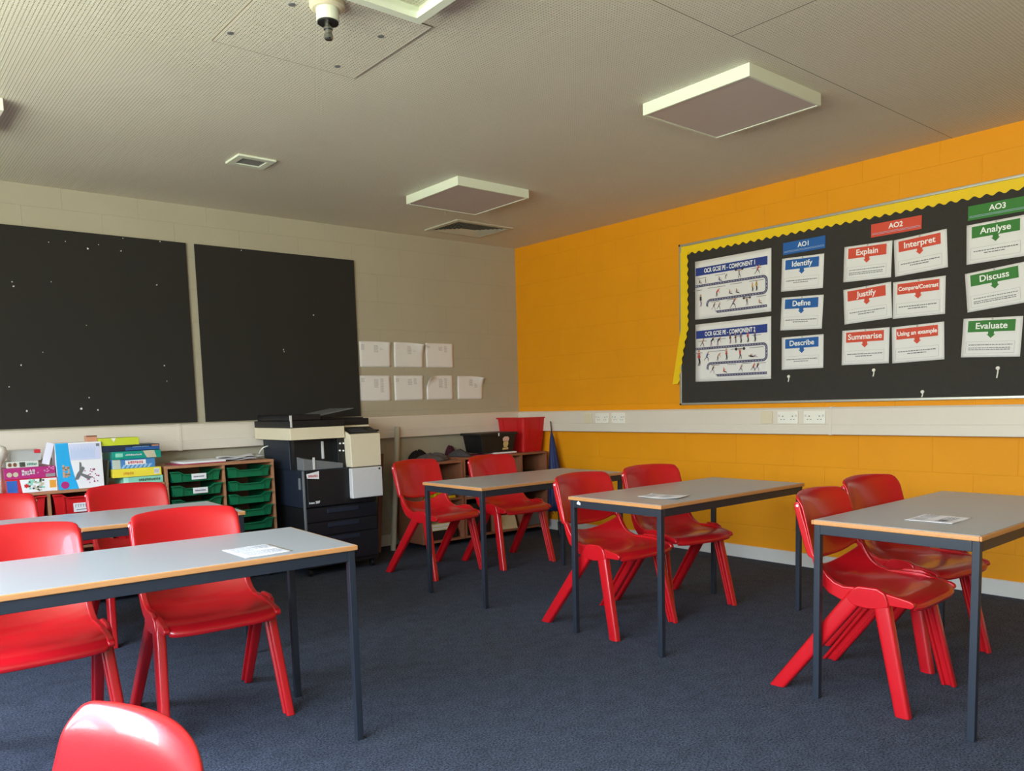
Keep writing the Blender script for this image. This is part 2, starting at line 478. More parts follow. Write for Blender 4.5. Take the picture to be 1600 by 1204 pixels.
# empty surface frame
fx1, fy1 = -3.289, -3.318
t = thing('light_frame', 'open square white frame on the ceiling with nothing in it', 'light frame', (fx1 - 0.3, fy1 - 0.3, H))
f = MB(); h = 0.057
for s in (1, -1):
    f.box(-0.3, 0.3, s * 0.3, s * 0.294, -h, 0); f.box(s * 0.3, s * 0.294, -0.294, 0.294, -h, 0)
    f.box(-0.294, 0.294, s * 0.294, s * 0.268, -h, -h + 0.003); f.box(s * 0.294, s * 0.268, -0.268, 0.268, -h, -h + 0.003)
    f.box(-0.268, 0.268, s * 0.268, s * 0.265, -h, -h + 0.022); f.box(s * 0.268, s * 0.265, -0.265, 0.265, -h, -h + 0.022)
f.build('frame_rail', M_lfr, t)
# access hatch
t = thing('ceiling_hatch', 'square dimpled access panel let into the ceiling with a dark screw in each corner', 'access panel', (-3.48, -2.93, H))
MB().box(-0.31, 0.31, -0.3, 0.3, -0.004, 0.0).build('hatch_panel', M_ceil, t)
g = MB()
for s in (1, -1):
    g.box(-0.313, 0.313, s * 0.300, s * 0.303, -0.0035, 0.0); g.box(s * 0.310, s * 0.313, -0.3, 0.3, -0.0035, 0.0)
g.build('gap', mat('brown_gap', (120, 108, 92), rough=0.9), t)
for x, y in ((-0.28, 0.196), (-0.19, -0.147), (0.19, 0.228), (0.192, -0.12)):
    MB().lathe((x, y, -0.006), [(0.001, 0), (0.012, 0), (0.013, 0.002), (0.013, 0.003)], 16).build('screw', M_mgrey, t)
# projector pole mount
t = thing('pole_mount', 'white ceiling pole mount with a chrome threaded stub pointing down, at the top edge', 'ceiling mount', (-3.575, -3.160, H - 0.004))
MB().lathe((0, 0, -0.022), [(0.002, 0), (0.052, 0), (0.062, 0.006), (0.062, 0.022)]).build('base', M_cream, t, sm=False)
MB().lathe((0, 0, -0.064), [(0.002, 0), (0.040, 0), (0.040, 0.042)], 28).build('collar', M_lfr, t, sm=False)
MB().lathe((0, 0, -0.069), [(0.002, 0), (0.037, 0), (0.037, 0.005)]).build('ring', M_black, t)
MB().lathe((0, 0, -0.124), [(0.002, 0), (0.013, 0), (0.016, 0.004), (0.016, 0.016), (0.013, 0.019), (0.0135, 0.030), (0.017, 0.033), (0.017, 0.040), (0.013, 0.043), (0.013, 0.055)], 12).build('threaded_stub', M_chrome, t, sm=False)
# slotted unit at the left edge
t = thing('ceiling_sensor', 'white slotted box on the ceiling, cut off by the left edge of the photo', 'ceiling unit', (-4.48, -1.33, H))
MB().prism([(-0.15, -0.045), (0.15, -0.055), (0.15, 0), (-0.15, 0)], 'y', -0.17, 0.25).build('casing', M_white, t, bevel=0.003)
g = MB()
for k in range(8):
    for z in (-0.018, -0.034):
        g.box(-0.13 + k * 0.034, -0.108 + k * 0.034, -0.1712, -0.1695, z - 0.0025, z + 0.0025)
g.build('slots', M_mgrey, t)
# vents
def vent(cx, cy, w, d, nb, label, rim=0.03, sq=False):
    t = thing('ceiling_vent', label, 'air vent', (cx, cy, H), group='air vents on the ceiling')
    f = MB(); w /= 2; d /= 2
    for s in (1, -1):
        f.box(-w, w, s * d, s * (d - rim), -0.012, 0); f.box(s * w, s * (w - rim), -d + rim, d - rim, -0.012, 0)
    f.build('frame', M_lfr if not sq else mat('vent_paint', (196, 190, 172), rough=0.5), t, bevel=0.003)
    MB().box(-w + rim, w - rim, -d + rim, d - rim, -0.0012, -0.0002).build('duct', M_dark, t)
    if not sq:
        for k in range(nb):
            y = -d + rim + (k + 0.5) * (2 * d - 2 * rim) / nb
            MB().prism([(y - 0.006, -0.010), (y + 0.004, -0.002), (y + 0.006, -0.002), (y - 0.004, -0.010)], 'x', -w + rim, w - rim).build('louvre', M_pgrey, t)
    else:
        for k in range(nb):
            q = rim + 0.022 + k * (min(w, d) - rim - 0.03) / nb
            a, b_ = w - q, d - q; r = MB()
            def ring(off, z): return [(-a + off, -b_ + off, z), (a - off, -b_ + off, z), (a - off, b_ - off, z), (-a + off, b_ - off, z)]
            r.loft([ring(0.0, -0.011), ring(0.012, -0.003), ring(0.0135, -0.003), ring(0.0015, -0.011)], cap=False)
            r.build('louvre', MATS['vent_paint'], t)
    return t
vent(-3.062, -1.228, 0.225, 0.20, 6, 'small white louvred vent alone in the ceiling above the black boards', 0.042)
vent(-0.900, -0.475, 0.575, 0.46, 6, 'large square diffuser vent in the ceiling by the room corner', 0.045, True)

# ------------------------------------------------------------------ chairs
def gridmesh(fn, nu, nv):
    vs = [fn(-1 + 2 * i / nu, j / nv) for j in range(nv + 1) for i in range(nu + 1)]
    fs = [(j * (nu + 1) + i, j * (nu + 1) + i + 1, (j + 1) * (nu + 1) + i + 1, (j + 1) * (nu + 1) + i) for j in range(nv) for i in range(nu)]
    return MB().add(vs, fs)
def interp(x, xs, ys):
    if x <= xs[0]: return ys[0]
    for k in range(1, len(xs)):
        if x <= xs[k]:
            t_ = (x - xs[k - 1]) / (xs[k] - xs[k - 1]); return ys[k - 1] + t_ * (ys[k] - ys[k - 1])
    return ys[-1]
def back_fn(u, v):
    au = abs(u)
    zb = 0.520 + 0.028 * min(1, (au / 0.80)) ** 3
    zt = 0.796 - 0.011 * u * u - 0.010 * max(0, (au - 0.88) / 0.12) ** 2
    vv = 1 - (1 - v) ** 1.35
    z = zb + (zt - zb) * vv
    w = 0.211 - 0.006 * vv
    yc = interp(z, [0.5, 0.56, 0.62, 0.68, 0.73, 0.757, 0.775, 0.79, 0.80], [0.136, 0.15, 0.166, 0.182, 0.196, 0.204, 0.213, 0.226, 0.242])
    yc += interp(vv, [0.0, 0.86, 1.0], [0, 0, (0.796 - zt) * 0.7])
    return (u * w, yc - 0.046 * u * u, z)
SP = [(.146, .492), (.136, .476), (.118, .458), (.092, .441), (.05, .428), (-.02, .422), (-.09, .426), (-.16, .433), (-.22, .434), (-.258, .428), (-.281, .415), (-.288, .399), (-.284, .386)]
SIDE = [(.095, .552), (.084, .530), (.070, .506), (.053, .484), (.026, .464), (-.012, .451), (-.06, .448), (-.13, .447), (-.195, .441), (-.238, .432), (-.262, .418), (-.270, .402), (-.266, .390)]
SW = [.207, .205, .203, .202, .203, .206, .210, .213, .213, .209, .203, .197, .195]
def seat_fn(u, v):
    k = v * (len(SP) - 1); i = min(int(k), len(SP) - 2); t_ = k - i
    def L3(A_): return A_[i][0] * (1 - t_) + A_[i + 1][0] * t_, A_[i][1] * (1 - t_) + A_[i + 1][1] * t_
    y, z = L3(SP); ys, zs = L3(SIDE); w = SW[i] * (1 - t_) + SW[i + 1] * t_
    au = abs(u)
    q = au ** 2.0 if v < .3 else au ** (2.0 + 3.0 * min(1, (v - .3) / .3))
    y += (ys - y) * q; z += (zs - z) * q
    return (u * w, y, z)
FRAME = [(.170, .757), (.160, .72), (.140, .66), (.124, .60), (.108, .556), (.092, .547), (.082, .527), (.068, .503), (.051, .481), (.025, .461), (-.012, .449), (-.06, .452), (-.15, .452), (-.176, .444), (-.255, .430), (-.270, .423), (-.274, .410), (-.262, .400),
         (-.19, .400), (-.17, .388), (-.10, .376), (-.04, .385), (.0, .396), (.045, .414), (.078, .446), (.100, .49), (.114, .540), (.132, .548), (.148, .59), (.170, .66), (.186, .72), (.193, .745), (.190, .757), (.180, .762)]
LEGX = [(.45, -1), (.85, -.82), (1, -.45), (1, .45), (.85, .82), (.45, 1), (-.6, 1), (-.92, .85), (-1, .5), (-.25, .36), (-.25, -.36), (-1, -.5), (-.92, -.85), (-.6, -1)]
def leg_mb(s, front):
    yb, yt = (-.250, -.148) if front else (.246, -.076)
    hb, ht = (.027, .031) if front else (.033, .040)
    rings = []
    for k in range(6):
        t_ = k / 5; z = 0.438 * t_
        y = yb + (yt - yb) * t_; x = .228 + (.200 - .228) * t_; hy = hb + (ht - hb) * t_; hx = .018 + .002 * t_
        pts = [(s * (x + px * hx), y + py * hy, z) for px, py in LEGX]
        rings.append(pts if s > 0 else pts[::-1])
    return MB().loft(rings)
def make_chair(label):
    t = thing('school_chair', label, 'chair', group='red plastic school chairs')
    gridmesh(back_fn, 22, 14).build('backrest', M_red, t, sm=True, solid=0.009, sub=1)
    gridmesh(seat_fn, 14, 24).build('seat', M_red, t, sm=True, solid=0.009, sub=1)
    for s in (-1, 1):
        fo = MB().prism(FRAME, 'x', s * 0.189, s * 0.212).build('side_frame', M_red, t, bevel=0.005, seg=3)
        MB().cyl((s * 0.210, 0.176, 0.745), (s * 0.2145, 0.176, 0.745), 0.0055, n=12).build('screw_cap', M_cap, fo)
        MB().prism([(-.052, .384), (-.028, .410), (-.050, .446), (-.074, .4605), (-.144, .4615), (-.172, .447), (-.182, .42), (-.186, .395), (-.150, .384), (-.118, .380), (-.090, .380)], 'x', s * 0.2055, s * 0.2235).build('leg_arch', M_red, fo, bevel=0.006, seg=3)
        for fr_ in (True, False):
            leg_mb(s, fr_).build('leg', M_red, t, bevel=0.004, seg=2)
    return t
chairs = [
    (-1.943, -4.346, 2.4, 'left one of two red chairs tucked under the rightmost table'),
    (-1.351, -4.246, -7.8, 'right one of two red chairs tucked under the rightmost table'),
    (-1.963, -2.969, 0.0, 'left one of two red chairs at the middle table with the crumpled sheet'),
    (-1.402, -2.947, -10.0, 'right one of two red chairs at the middle table with the crumpled sheet'),
    (-1.834, -1.168, 6.4, 'red chair at the back table, the one nearest the photocopier'),
    (-1.257, -1.285, -3.4, 'red plastic chair at the back table, in front of the black box and red tub'),
    (-3.997, -2.706, -3.6, 'red chair behind the front left table, fully in view with its seat and legs'),
    (-4.585, -2.690, -2.0, 'red chair behind the front left table, cut off by the left edge'),
    (-3.825, -1.250, 0.0, 'red plastic chair behind the far left table, in front of the stack of coloured boxes'),
    (-4.475, -1.260, 2.0, 'red chair back at the far left edge, below the blue upright game box'),
    (-4.985, -4.835, -86.0, 'nearest red chair, only its shiny rounded backrest showing at the bottom left'),
]
proto = None
for k, (x, y, r, lab) in enumerate(chairs):
    if proto is None:
        proto = make_chair(lab); c = proto
    else:
        c = copy_tree(proto)
    c.location = (x, y, 0); c.rotation_euler = (0, 0, math.radians(r)); c['label'] = lab

# ------------------------------------------------------------------ tables
TH = 0.705
def make_table(label):
    t = thing('classroom_table', label, 'table', group='grey topped classroom tables')
    L_, W_ = 1.2, 0.6
    MB().box(0.008, L_ - 0.008, 0.008, W_ - 0.008, TH - 0.018, TH).build('tabletop', M_lam, t, bevel=0.0015)
    e_ = MB()
    z0, z1 = TH - 0.019, TH - 0.0012
    e_.box(0, L_, 0, 0.0079, z0, z1).box(0, L_, W_ - 0.0079, W_, z0, z1).box(0, 0.0079, 0.0079, W_ - 0.0079, z0, z1).box(L_ - 0.0079, L_, 0.0079, W_ - 0.0079, z0, z1)
    e_.build('edge_band', M_edge, t, bevel=0.003)
    a, b_ = 0.008, 0.033
    for (x0, x1, y0, y1) in ((b_, L_ - b_, a, b_), (b_, L_ - b_, W_ - b_, W_ - a), (a, b_, b_, W_ - b_), (L_ - b_, L_ - a, b_, W_ - b_)):
        MB().box(x0, x1, y0, y1, TH - 0.056, TH - 0.0195).build('rail', M_steel, t, bevel=0.0015)
    for x in (a, L_ - b_):
        for y in (a, W_ - b_):
            MB().box(x, x + 0.025, y, y + 0.025, 0, TH - 0.0195).build('leg', M_steel, t, bevel=0.002)
    return t
tabs = [
    (-2.250, -3.565, -0.008, 'grey classroom table in the middle of the right side, one white sticker on its frame'),
    (-2.217, -4.869, 0.002, 'grey classroom table at the right edge of the photo, nearest the display board'),
    (-2.270, -2.288, -0.003, 'grey classroom table at the back, in front of the bookshelf and blue umbrella'),
    (-4.884, -3.333, -0.052, 'largest pale grey classroom table in the left foreground, lit by the windows'),
    (-4.778, -2.071, -0.057, 'pale grey classroom table at the far left, in front of the drawer units'),
]
proto = None
for x, y, r, lab in tabs:
    if proto is None:
        proto = make_table(lab); c = proto
    else:
        c = copy_tree(proto)
    c.location = (x, y, 0); c.rotation_euler = (0, 0, r); c['label'] = lab
    if lab.startswith('grey classroom table in the middle'): midtable = c
    if 'at the back' in lab: backtable = c
MB().add([(0.0075, 0.546, 0.668), (0.0075, 0.521, 0.664), (0.0075, 0.520, 0.676), (0.0075, 0.528, 0.679), (0.0075, 0.533, 0.685), (0.0075, 0.545, 0.676)], [(0, 1, 2, 3, 4, 5)]).build('sticker', M_paper, midtable, solid=0.0005)
MB().cyl((0.0082, 0.578, 0.668), (0.004, 0.578, 0.668), 0.004, n=10).build('bolt', M_chrome, backtable)

def printed(mb_parent, w, d, rows, seed, z=0.0012, ink=None):
    rnd = random.Random(seed); g_ = MB()
    for (x0, x1, y0, n_, gap) in rows:
        for k in range(n_):
            y = y0 - k * gap; x = x0
            while x < x1 - 0.004:
                l_ = rnd.uniform(0.006, 0.02); xe = min(x + l_, x1)
                g_.quad([(x, y, z), (xe, y, z), (xe, y + gap * 0.45, z), (x, y + gap * 0.45, z)]); x = xe + 0.003
            
    return g_.build('printed_text', ink or M_ink, mb_parent)

def sheet(name, w, d, label, cat, group=None, curl=(0, 0, 0, 0), mw=None, m=None, wave=0.0, seed=0):
    """sheet of paper in local xy, thickness along z; curl lifts corners (TL, TR, BL, BR)"""
    rnd = random.Random(seed); N = 12; ph = rnd.random() * 6
    def fn(u, v):
        x = u * w / 2; y = (v - 0.5) * d; z = 0.0006
        cu = ((1 - u) / 2 * v, (1 + u) / 2 * v, (1 - u) / 2 * (1 - v), (1 + u) / 2 * (1 - v))
        for q, a_ in zip(cu, curl):
            tq = max(0, q - 0.45) / 0.55
            z += a_ * tq ** 1.6
            if a_: 
                x -= math.copysign(1, x) * abs(a_) * 0.35 * tq ** 1.6; y -= math.copysign(1, y) * abs(a_) * 0.35 * tq ** 1.6
        z += wave * (0.5 + 0.5 * math.sin(u * 3 + v * 2 + ph)) 
        return (x, y, z)
    o = gridmesh(fn, N, N).build(name, m or M_paper, sm=True, solid=0.0003)
    if mw is not None: o.matrix_world = mw
    return tag(o, label, cat, group)
def flat_mw(x, y, z, r):
    return Matrix.Translation((x, y, z)) @ Matrix.Rotation(r, 4, 'Z')
GT = 'printed sheets lying on the tables'
s_ = sheet('paper_sheet', 0.165, 0.205, 'white printed sheet on the pale table in the left foreground', 'paper', GT, mw=flat_mw(-3.981, -3.232, TH + .0002, 0.0), wave=0.0008)
printed(s_, 0, 0, [(-0.07, 0.0, 0.085, 9, 0.010), (0.005, 0.07, 0.08, 6, 0.011), (-0.06, 0.07, -0.012, 8, 0.010)], 1, z=0.0024, ink=M_inkl)
s_ = sheet('paper_sheet', 0.165, 0.205, 'crumpled white sheet on the middle table', 'paper', GT, mw=flat_mw(-1.985, -3.366, TH + .0002, 0.25), wave=0.003, curl=(0.004, 0.003, 0.006, 0.004), seed=3)
printed(s_, 0, 0, [(-0.06, 0.06, 0.08, 5, 0.010), (-0.06, 0.03, -0.01, 4, 0.012)], 2, z=0.0048, ink=M_inkl)
s_ = sheet('paper_sheet', 0.2, 0.165, 'white printed sheet on the rightmost table', 'paper', GT, mw=flat_mw(-1.925, -4.616, TH + .0002, 0.02), wave=0.0015, seed=5)
printed(s_, 0, 0, [(-0.08, -0.01, 0.065, 5, 0.009), (0.0, 0.08, 0.06, 4, 0.012), (-0.08, 0.06, -0.02, 4, 0.012)], 3, z=0.003, ink=M_inkl)
g = MB().quad([(-0.06, -0.045, 0.0031), (-0.025, -0.045, 0.0031), (-0.025, -0.02, 0.0031), (-0.06, -0.02, 0.0031)]).build('printed_picture', M_ink, s_)

# ------------------------------------------------------------------ papers on the back wall
GP = 'printed lists pinned to the beige wall'
ps = [(-1.560, 1.612, (0, .02, 0, 0), 'first sheet of the top row on the beige wall, touching the black board'),
      (-1.232, 1.612, (.004, .045, 0, 0), 'middle sheet of the top row on the beige wall, its right corner curling'),
      (-0.908, 1.612, (0, .004, 0, .004), 'right-hand sheet of the top row on the beige wall'),
      (-1.572, 1.332, (0, 0, 0, 0), 'first sheet of the bottom row on the beige wall, touching the black board'),
      (-1.240, 1.332, (0, .004, 0, 0), 'second sheet from the left in the bottom row on the beige wall'),
      (-0.917, 1.332, (.05, 0, 0, 0), 'third sheet from the left in the bottom row, its left corner curling in shade'),
      (-0.582, 1.327, (.004, .045, 0, 0), 'last sheet of the bottom row, nearest the room corner, with a folded right corner')]
for k, (x, z, cu, lab) in enumerate(ps):
    wd = 0.297 if k not in (5, 6) else 0.290
    s_ = sheet('wall_paper_sheet', wd, 0.21, lab, 'paper', GP, curl=cu, mw=wallA(x, z, -0.002, (0.01, -0.005, 0.0, 0.0, 0.005, 0, -0.01)[k]), seed=k)
    rr = random.Random(k)
    rows = [(-0.13, -0.10, 0.075, rr.randint(2, 5), 0.010), (-0.01, 0.03, 0.07, rr.randint(4, 9), 0.009), (0.05, 0.08, 0.075, rr.randint(5, 14), 0.009)]
    if cu[0] > .03: rows = rows[1:]
    printed(s_, 0, 0, rows, k + 20, z=0.0015, ink=M_inkl)

# ------------------------------------------------------------------ black boards on the back wall
def pin_board(x0, x1, z0, z1, label, specks):
    t = thing('notice_board', label, 'notice board', (x0, 0, z0), group='black pin boards on the beige wall')
    MB().box(0, x1 - x0, -0.016, -0.0005, 0, z1 - z0).build('panel', M_board, t, bevel=0.001)
    for (x, z, r) in specks:
        X, Z = x - x0, z - z0; rr = random.Random(x * 7)
        n_ = 6
        pts = [(X + r * rr.uniform(.5, 1.2) * math.cos(6.28 * i / n_), -0.0175, Z + r * rr.uniform(.5, 1.3) * math.sin(6.28 * i / n_)) for i in range(n_)]
        MB().quad(pts).build('paper_scrap', M_paper, t, solid=0.0008)
    return t
def px_to_wall(u, v, axis, val):
    d = fw + rt * ((u - 800) / F_PX) - up * ((v - PY) / F_PX)
    k = (val - CAM[axis]) / d[axis]; return CAM + d * k
def spk(lst):
    o = []
    for u, v, r in lst:
        q = px_to_wall(u, v, 1, -0.0175); o.append((q.x, q.z, r * 0.0032))
    return o
pin_board(-4.32, -3.052, 1.106, 2.357, 'large black notice board at the far left with scattered white paper scraps', spk([
    (76, 378, 1), (102, 377, 1.1), (137, 388, 2), (189, 392, 1.8), (154, 382, 1), (192, 372, 1), (250, 377, 1.4), (19, 440, 1.5), (21, 447, 2.2), (80, 440, 1), (245, 445, 1.7), (33, 570, 1.9), (257, 571, 1.7),
    (261, 595, 1), (14, 604, 1.4), (139, 621, 1.5), (127, 638, 2.4), (153, 640, 1.8), (42, 642, 2.1), (135, 508, 1), (67, 550, 1)]))
pin_board(-2.990, -1.728, 1.106, 2.357, 'black notice board behind the photocopier, nearly bare', spk([(377, 391, 1.3), (490, 492, 1.7), (443, 546, 1.8), (444, 549, 1.2)]))

# ------------------------------------------------------------------ display board on the orange wall
BY0, BY1, BZ0, BZ1 = -4.98, -1.937, 1.126, 2.335
t = thing('display_board', 'long black display board in a silver frame with a yellow scalloped border', 'display board', (0, BY1, BZ0))
def bx(mb, y0, y1, z0, z1, x0, x1): return mb.box(x0, x1, y0 - BY1, y1 - BY1, z0 - BZ0, z1 - BZ0)
bx(MB(), BY0 + .015, BY1 - .015, BZ0 + .015, BZ1 - .015, -0.012, -0.0005).build('backing', mat('display_backing_paper', (60, 57, 54), rough=0.9, spec=0.2, var=0.12, vscale=25, bump=0.15, bscale=60), t)
f = MB()
bx(f, BY0, BY1, BZ1 - .016, BZ1, -0.024, -.0005); bx(f, BY0, BY1, BZ0, BZ0 + .016, -0.024, -.0005)
bx(f, BY1 - .016, BY1, BZ0 + .016, BZ1 - .016, -0.024, -.0005); bx(f, BY0, BY0 + .016, BZ0 + .016, BZ1 - .016, -0.024, -.0005)
f.build('frame', M_alu, t, bevel=0.002)
for z in (BZ0, BZ1):
    MB().box(-0.026, 0, -0.013, 0.0015, (z - BZ0) - (0.012 if z == BZ1 else 0.001), (z - BZ0) + (0.001 if z == BZ1 else 0.012)).build('corner_cap', M_black, t)
def border(pts_top, pts_bot, nm='border_strip', x=-0.0145):
    n_ = len(pts_top); vs = [(x, y - BY1, z - BZ0) for y, z in pts_top] + [(x, y - BY1, z - BZ0) for y, z in pts_bot]
    fs = [(i, i + 1, n_ + i + 1, n_ + i) for i in range(n_ - 1)]
    return MB().add(vs, fs).build(nm, M_yel, t, solid=0.0006)
N = 460; tp = []; bt = []
for k in range(N + 1):
    y = (BY1 - .016) + (BY0 + .016 - BY1 + .016) * k / N
    tp.append((y, BZ1 - .016)); bt.append((y, BZ1 - .075 - 0.0075 * math.cos(2 * math.pi * (y + 2.02) / 0.063)))
border(tp, bt)
# left strip: fixed above, hanging loose over the frame below
tp = []; bt = []
for k in range(161):
    s = k / 160; z = BZ1 - .062 - s * 0.985
    yl = -1.953 if z > 1.70 else interp(z, [1.28, 1.60, 1.70], [-1.868, -1.930, -1.953])
    w_ = 0.068 if z > 1.72 else interp(z, [1.28, 1.55, 1.72], [0.058, 0.060, 0.068])
    tp.append((yl, z)); bt.append((yl - w_ - 0.006 * math.cos(2 * math.pi * z / 0.063), z))
border(tp, bt, 'border_strip', -0.0262)

CARD_W, CARD_H = 0.305, 0.220
def word_card(word, quad, m, label, size=0.05, lines=2):
    cy = sum(q[0] for q in quad) / 4; cz = sum(q[1] for q in quad) / 4
    tl = math.atan2((quad[1][1] - quad[0][1]) + (quad[2][1] - quad[3][1]), -(quad[1][0] - quad[0][0]) - (quad[2][0] - quad[3][0]))
    c = sheet('word_card', CARD_W, CARD_H, label, 'poster', 'command word cards on the display board', mw=wallB(cy, cz, -0.0150, tl), wave=0.002, seed=len(word))
    z = 0.0036
    MB().quad([(-0.125, 0.032, z), (0.118, 0.032, z), (0.118, 0.096, z), (-0.125, 0.096, z)]).build('heading_band', m, c)
    MB().add([(-0.017, 0.033, z), (0.013, 0.033, z), (0.013, 0.018, z), (0.021, 0.018, z), (-0.002, -0.004, z), (-0.025, 0.018, z), (-0.017, 0.018, z)], [(6, 5, 4, 3, 2, 1, 0)]).build('arrow', m, c)
    text_obj('heading_text', word, size, M_whitep, c, -0.003, 0.064, z + 0.0008, bold=0.0009, maxw=0.232)
    fr_ = MB(); x0, x1, y0, y1, w_ = -0.130, 0.122, -0.088, -0.022, 0.0012
    fr_.box(x0, x1, y0, y0 + w_, z - .0002, z).box(x0, x1, y1 - w_, y1, z - .0002, z).box(x0, x0 + w_, y0 + w_, y1 - w_, z - .0002, z).box(x1 - w_, x1, y0 + w_, y1 - w_, z - .0002, z)
    fr_.build('text_box', M_inkl, c)
    printed(c, 0, 0, [(-0.115, 0.11, -0.046, 1, 0.012), (-0.06, 0.05, -0.060, 1, 0.012)] if lines == 2 else [(-0.115, 0.11, -0.043, 1, 0.010), (-0.115, 0.10, -0.060, 2, 0.010)], len(word), z=z, ink=M_ink)
    MB().lathe((0.0, 0.103, 0.003), [(0.001, 0.006), (0.004, 0.005), (0.005, 0.0)], 10).build('drawing_pin', M_alu, c)
    return c
BW, RW, GW = M_blue, M_orange, M_greenp
word_card('Identify', [[-2.797, 2.105], [-3.112, 2.094], [-3.105, 1.87], [-2.798, 1.882]], BW, 'white card with a blue heading reading Identify')
word_card('Define', [[-2.798, 1.843], [-3.106, 1.828], [-3.104, 1.609], [-2.795, 1.623]], BW, 'white card with a blue heading reading Define')
word_card('Describe', [[-2.805, 1.575], [-3.113, 1.571], [-3.111, 1.354], [-2.801, 1.352]], BW, 'white card with a blue heading reading Describe')
word_card('Explain', [[-3.246, 2.109], [-3.554, 2.101], [-3.543, 1.881], [-3.24, 1.889]], RW, 'white card with a red heading reading Explain', lines=3)
word_card('Interpret', [[-3.562, 2.1], [-3.864, 2.114], [-3.876, 1.895], [-3.566, 1.878]], RW, 'white card with a red heading reading Interpret, tilted up to the right')
word_card('Justify', [[-3.241, 1.841], [-3.551, 1.853], [-3.555, 1.636], [-3.252, 1.621]], RW, 'white card with a red heading reading Justify')
word_card('Compare/Contrast', [[-3.563, 1.847], [-3.866, 1.848], [-3.861, 1.628], [-3.559, 1.628]], RW, 'white card with a red heading reading Compare/Contrast', size=0.034)
word_card('Summarise', [[-3.24, 1.581], [-3.545, 1.579], [-3.537, 1.36], [-3.239, 1.364]], RW, 'white card with a red heading reading Summarise')
word_card('Using an example', [[-3.56, 1.577], [-3.862, 1.584], [-3.867, 1.364], [-3.561, 1.355]], RW, 'white card with a red heading reading Using an example', size=0.036)
word_card('Analyse', [[-3.97, 2.113], [-4.275, 2.118], [-4.28, 1.898], [-3.976, 1.891]], GW, 'white card with a green heading reading Analyse')
word_card('Discuss', [[-3.971, 1.841], [-4.275, 1.866], [-4.29, 1.650], [-3.983, 1.623]], GW, 'white card with a green heading reading Discuss, tilted up to the right', lines=3)
word_card('Evaluate', [[-3.97, 1.588], [-4.271, 1.577], [-4.262, 1.355], [-3.959, 1.37]], GW, 'white card with a green heading reading Evaluate', lines=3)
def header(txt, cy, cz, tl, m, label):
    c = MB().box(-0.152, 0.152, -0.040, 0.040, 0, 0.0012).build('header_label', m)
    c.matrix_world = wallB(cy, cz, -0.0150, tl); tag(c, label, 'label', 'coloured heading labels on the display board')
    text_obj('label_text', txt, 0.043, M_whitep, c, 0, 0.010, 0.0018, bold=0.0010)
    l_ = MB()
    for y in (-0.019, -0.026): l_.quad([(-0.145, y, 0.0016), (0.145, y, 0.0016), (0.145, y + 0.002, 0.0016), (-0.145, y + 0.002, 0.0016)])
    l_.build('ruled_lines', mat('pale_tint_print', (170, 190, 220), rough=.6), c)
header('AO1', -2.963, 2.166, 0.0, M_blue, 'blue heading label reading AO1 at the top of the display board')
header('AO2', -3.569, 2.179, 0.0, M_orange, 'red heading label reading AO2 at the top of the display board')
header('AO3', -4.128, 2.177, 0.0, M_greenp, 'green heading label reading AO3 at the top of the display board')

# big posters with the winding road
M_fig = [mat('figure_red', (200, 50, 60), rough=.7), mat('figure_blue', (50, 90, 170), rough=.7), mat('figure_tan', (196, 150, 120), rough=.7), mat('figure_dark', (50, 48, 56), rough=.7), mat('figure_gold', (220, 180, 70), rough=.7), mat('figure_mauve', (150, 120, 150), rough=.7)]
def person_drawing(g_, x, y, h, ci, pose, z):
    """little flat drawing of an athlete, h high, feet at (x,y)"""
    m_, k_ = ci, 3
    hip = (x, y + h * 0.48)
    lean = {'stand': 0, 'run': 0.14, 'sit': -0.05, 'lunge': 0.2, 'lie': 0, 'lift': 0, 'bend': 0.3}[pose] * h
    neck = (x + lean, y + h * 0.80)
    if pose == 'sit': hip = (x, y + h * 0.16); neck = (x - 0.05 * h, y + h * 0.52)
    if pose == 'lie': hip = (x, y + h * 0.12); neck = (x - 0.42 * h, y + h * 0.20)
    g_.m = m_; g_.bar(*hip, *neck, h * 0.15, z, h * 0.19)
    g_.m = 2; d_ = Vector((neck[0] - hip[0], neck[1] - hip[1])).normalized()
    g_.disc(neck[0] + d_.x * h * 0.10, neck[1] + d_.y * h * 0.10, h * 0.085, z, 10)
    g_.m = 3 if ci != 3 else 5
    feet = {'stand': ((-.06, 0), (.06, 0)), 'run': ((-.32, .12), (.22, 0)), 'sit': ((.42, .0), (.36, .1)), 'lunge': ((-.36, 0), (.3, 0)), 'lie': ((.5, .02), (.36, .26)), 'lift': ((-.14, 0), (.14, 0)), 'bend': ((-.1, 0), (.06, 0))}[pose]
    for a_, b_ in feet:
        kx, ky = (hip[0] + x + a_ * h) / 2 + 0.06 * h, (hip[1] + y + b_ * h) / 2 + (0.06 * h if pose != 'stand' else 0)
        g_.bar(*hip, kx, ky, h * 0.10, z, h * 0.07); g_.bar(kx, ky, x + a_ * h, y + b_ * h, h * 0.07, z, h * 0.05)
    g_.m = 2
    arms = {'stand': ((-.12, .5), (.12, .5)), 'run': ((-.1, .52), (.34, .66)), 'sit': ((.3, .4), (-.2, .15)), 'lunge': ((-.2, .95), (.5, .85)), 'lie': ((-.25, .42), (-.1, .4)), 'lift': ((-.26, .98), (.26, .98)), 'bend': ((.45, .35), (.4, .5))}[pose]
    for a_, b_ in arms: g_.bar(neck[0], neck[1] - 0.02 * h, x + a_ * h, y + b_ * h, h * 0.06, z, h * 0.045)
    if pose == 'lift':
        g_.m = 3; g_.bar(x - .5 * h, y + 1.0 * h, x + .5 * h, y + 1.0 * h, h * .03, z)
        for s in (-1, 1): g_.disc(x + s * .45 * h, y + 1.0 * h, h * .15, z, 12)
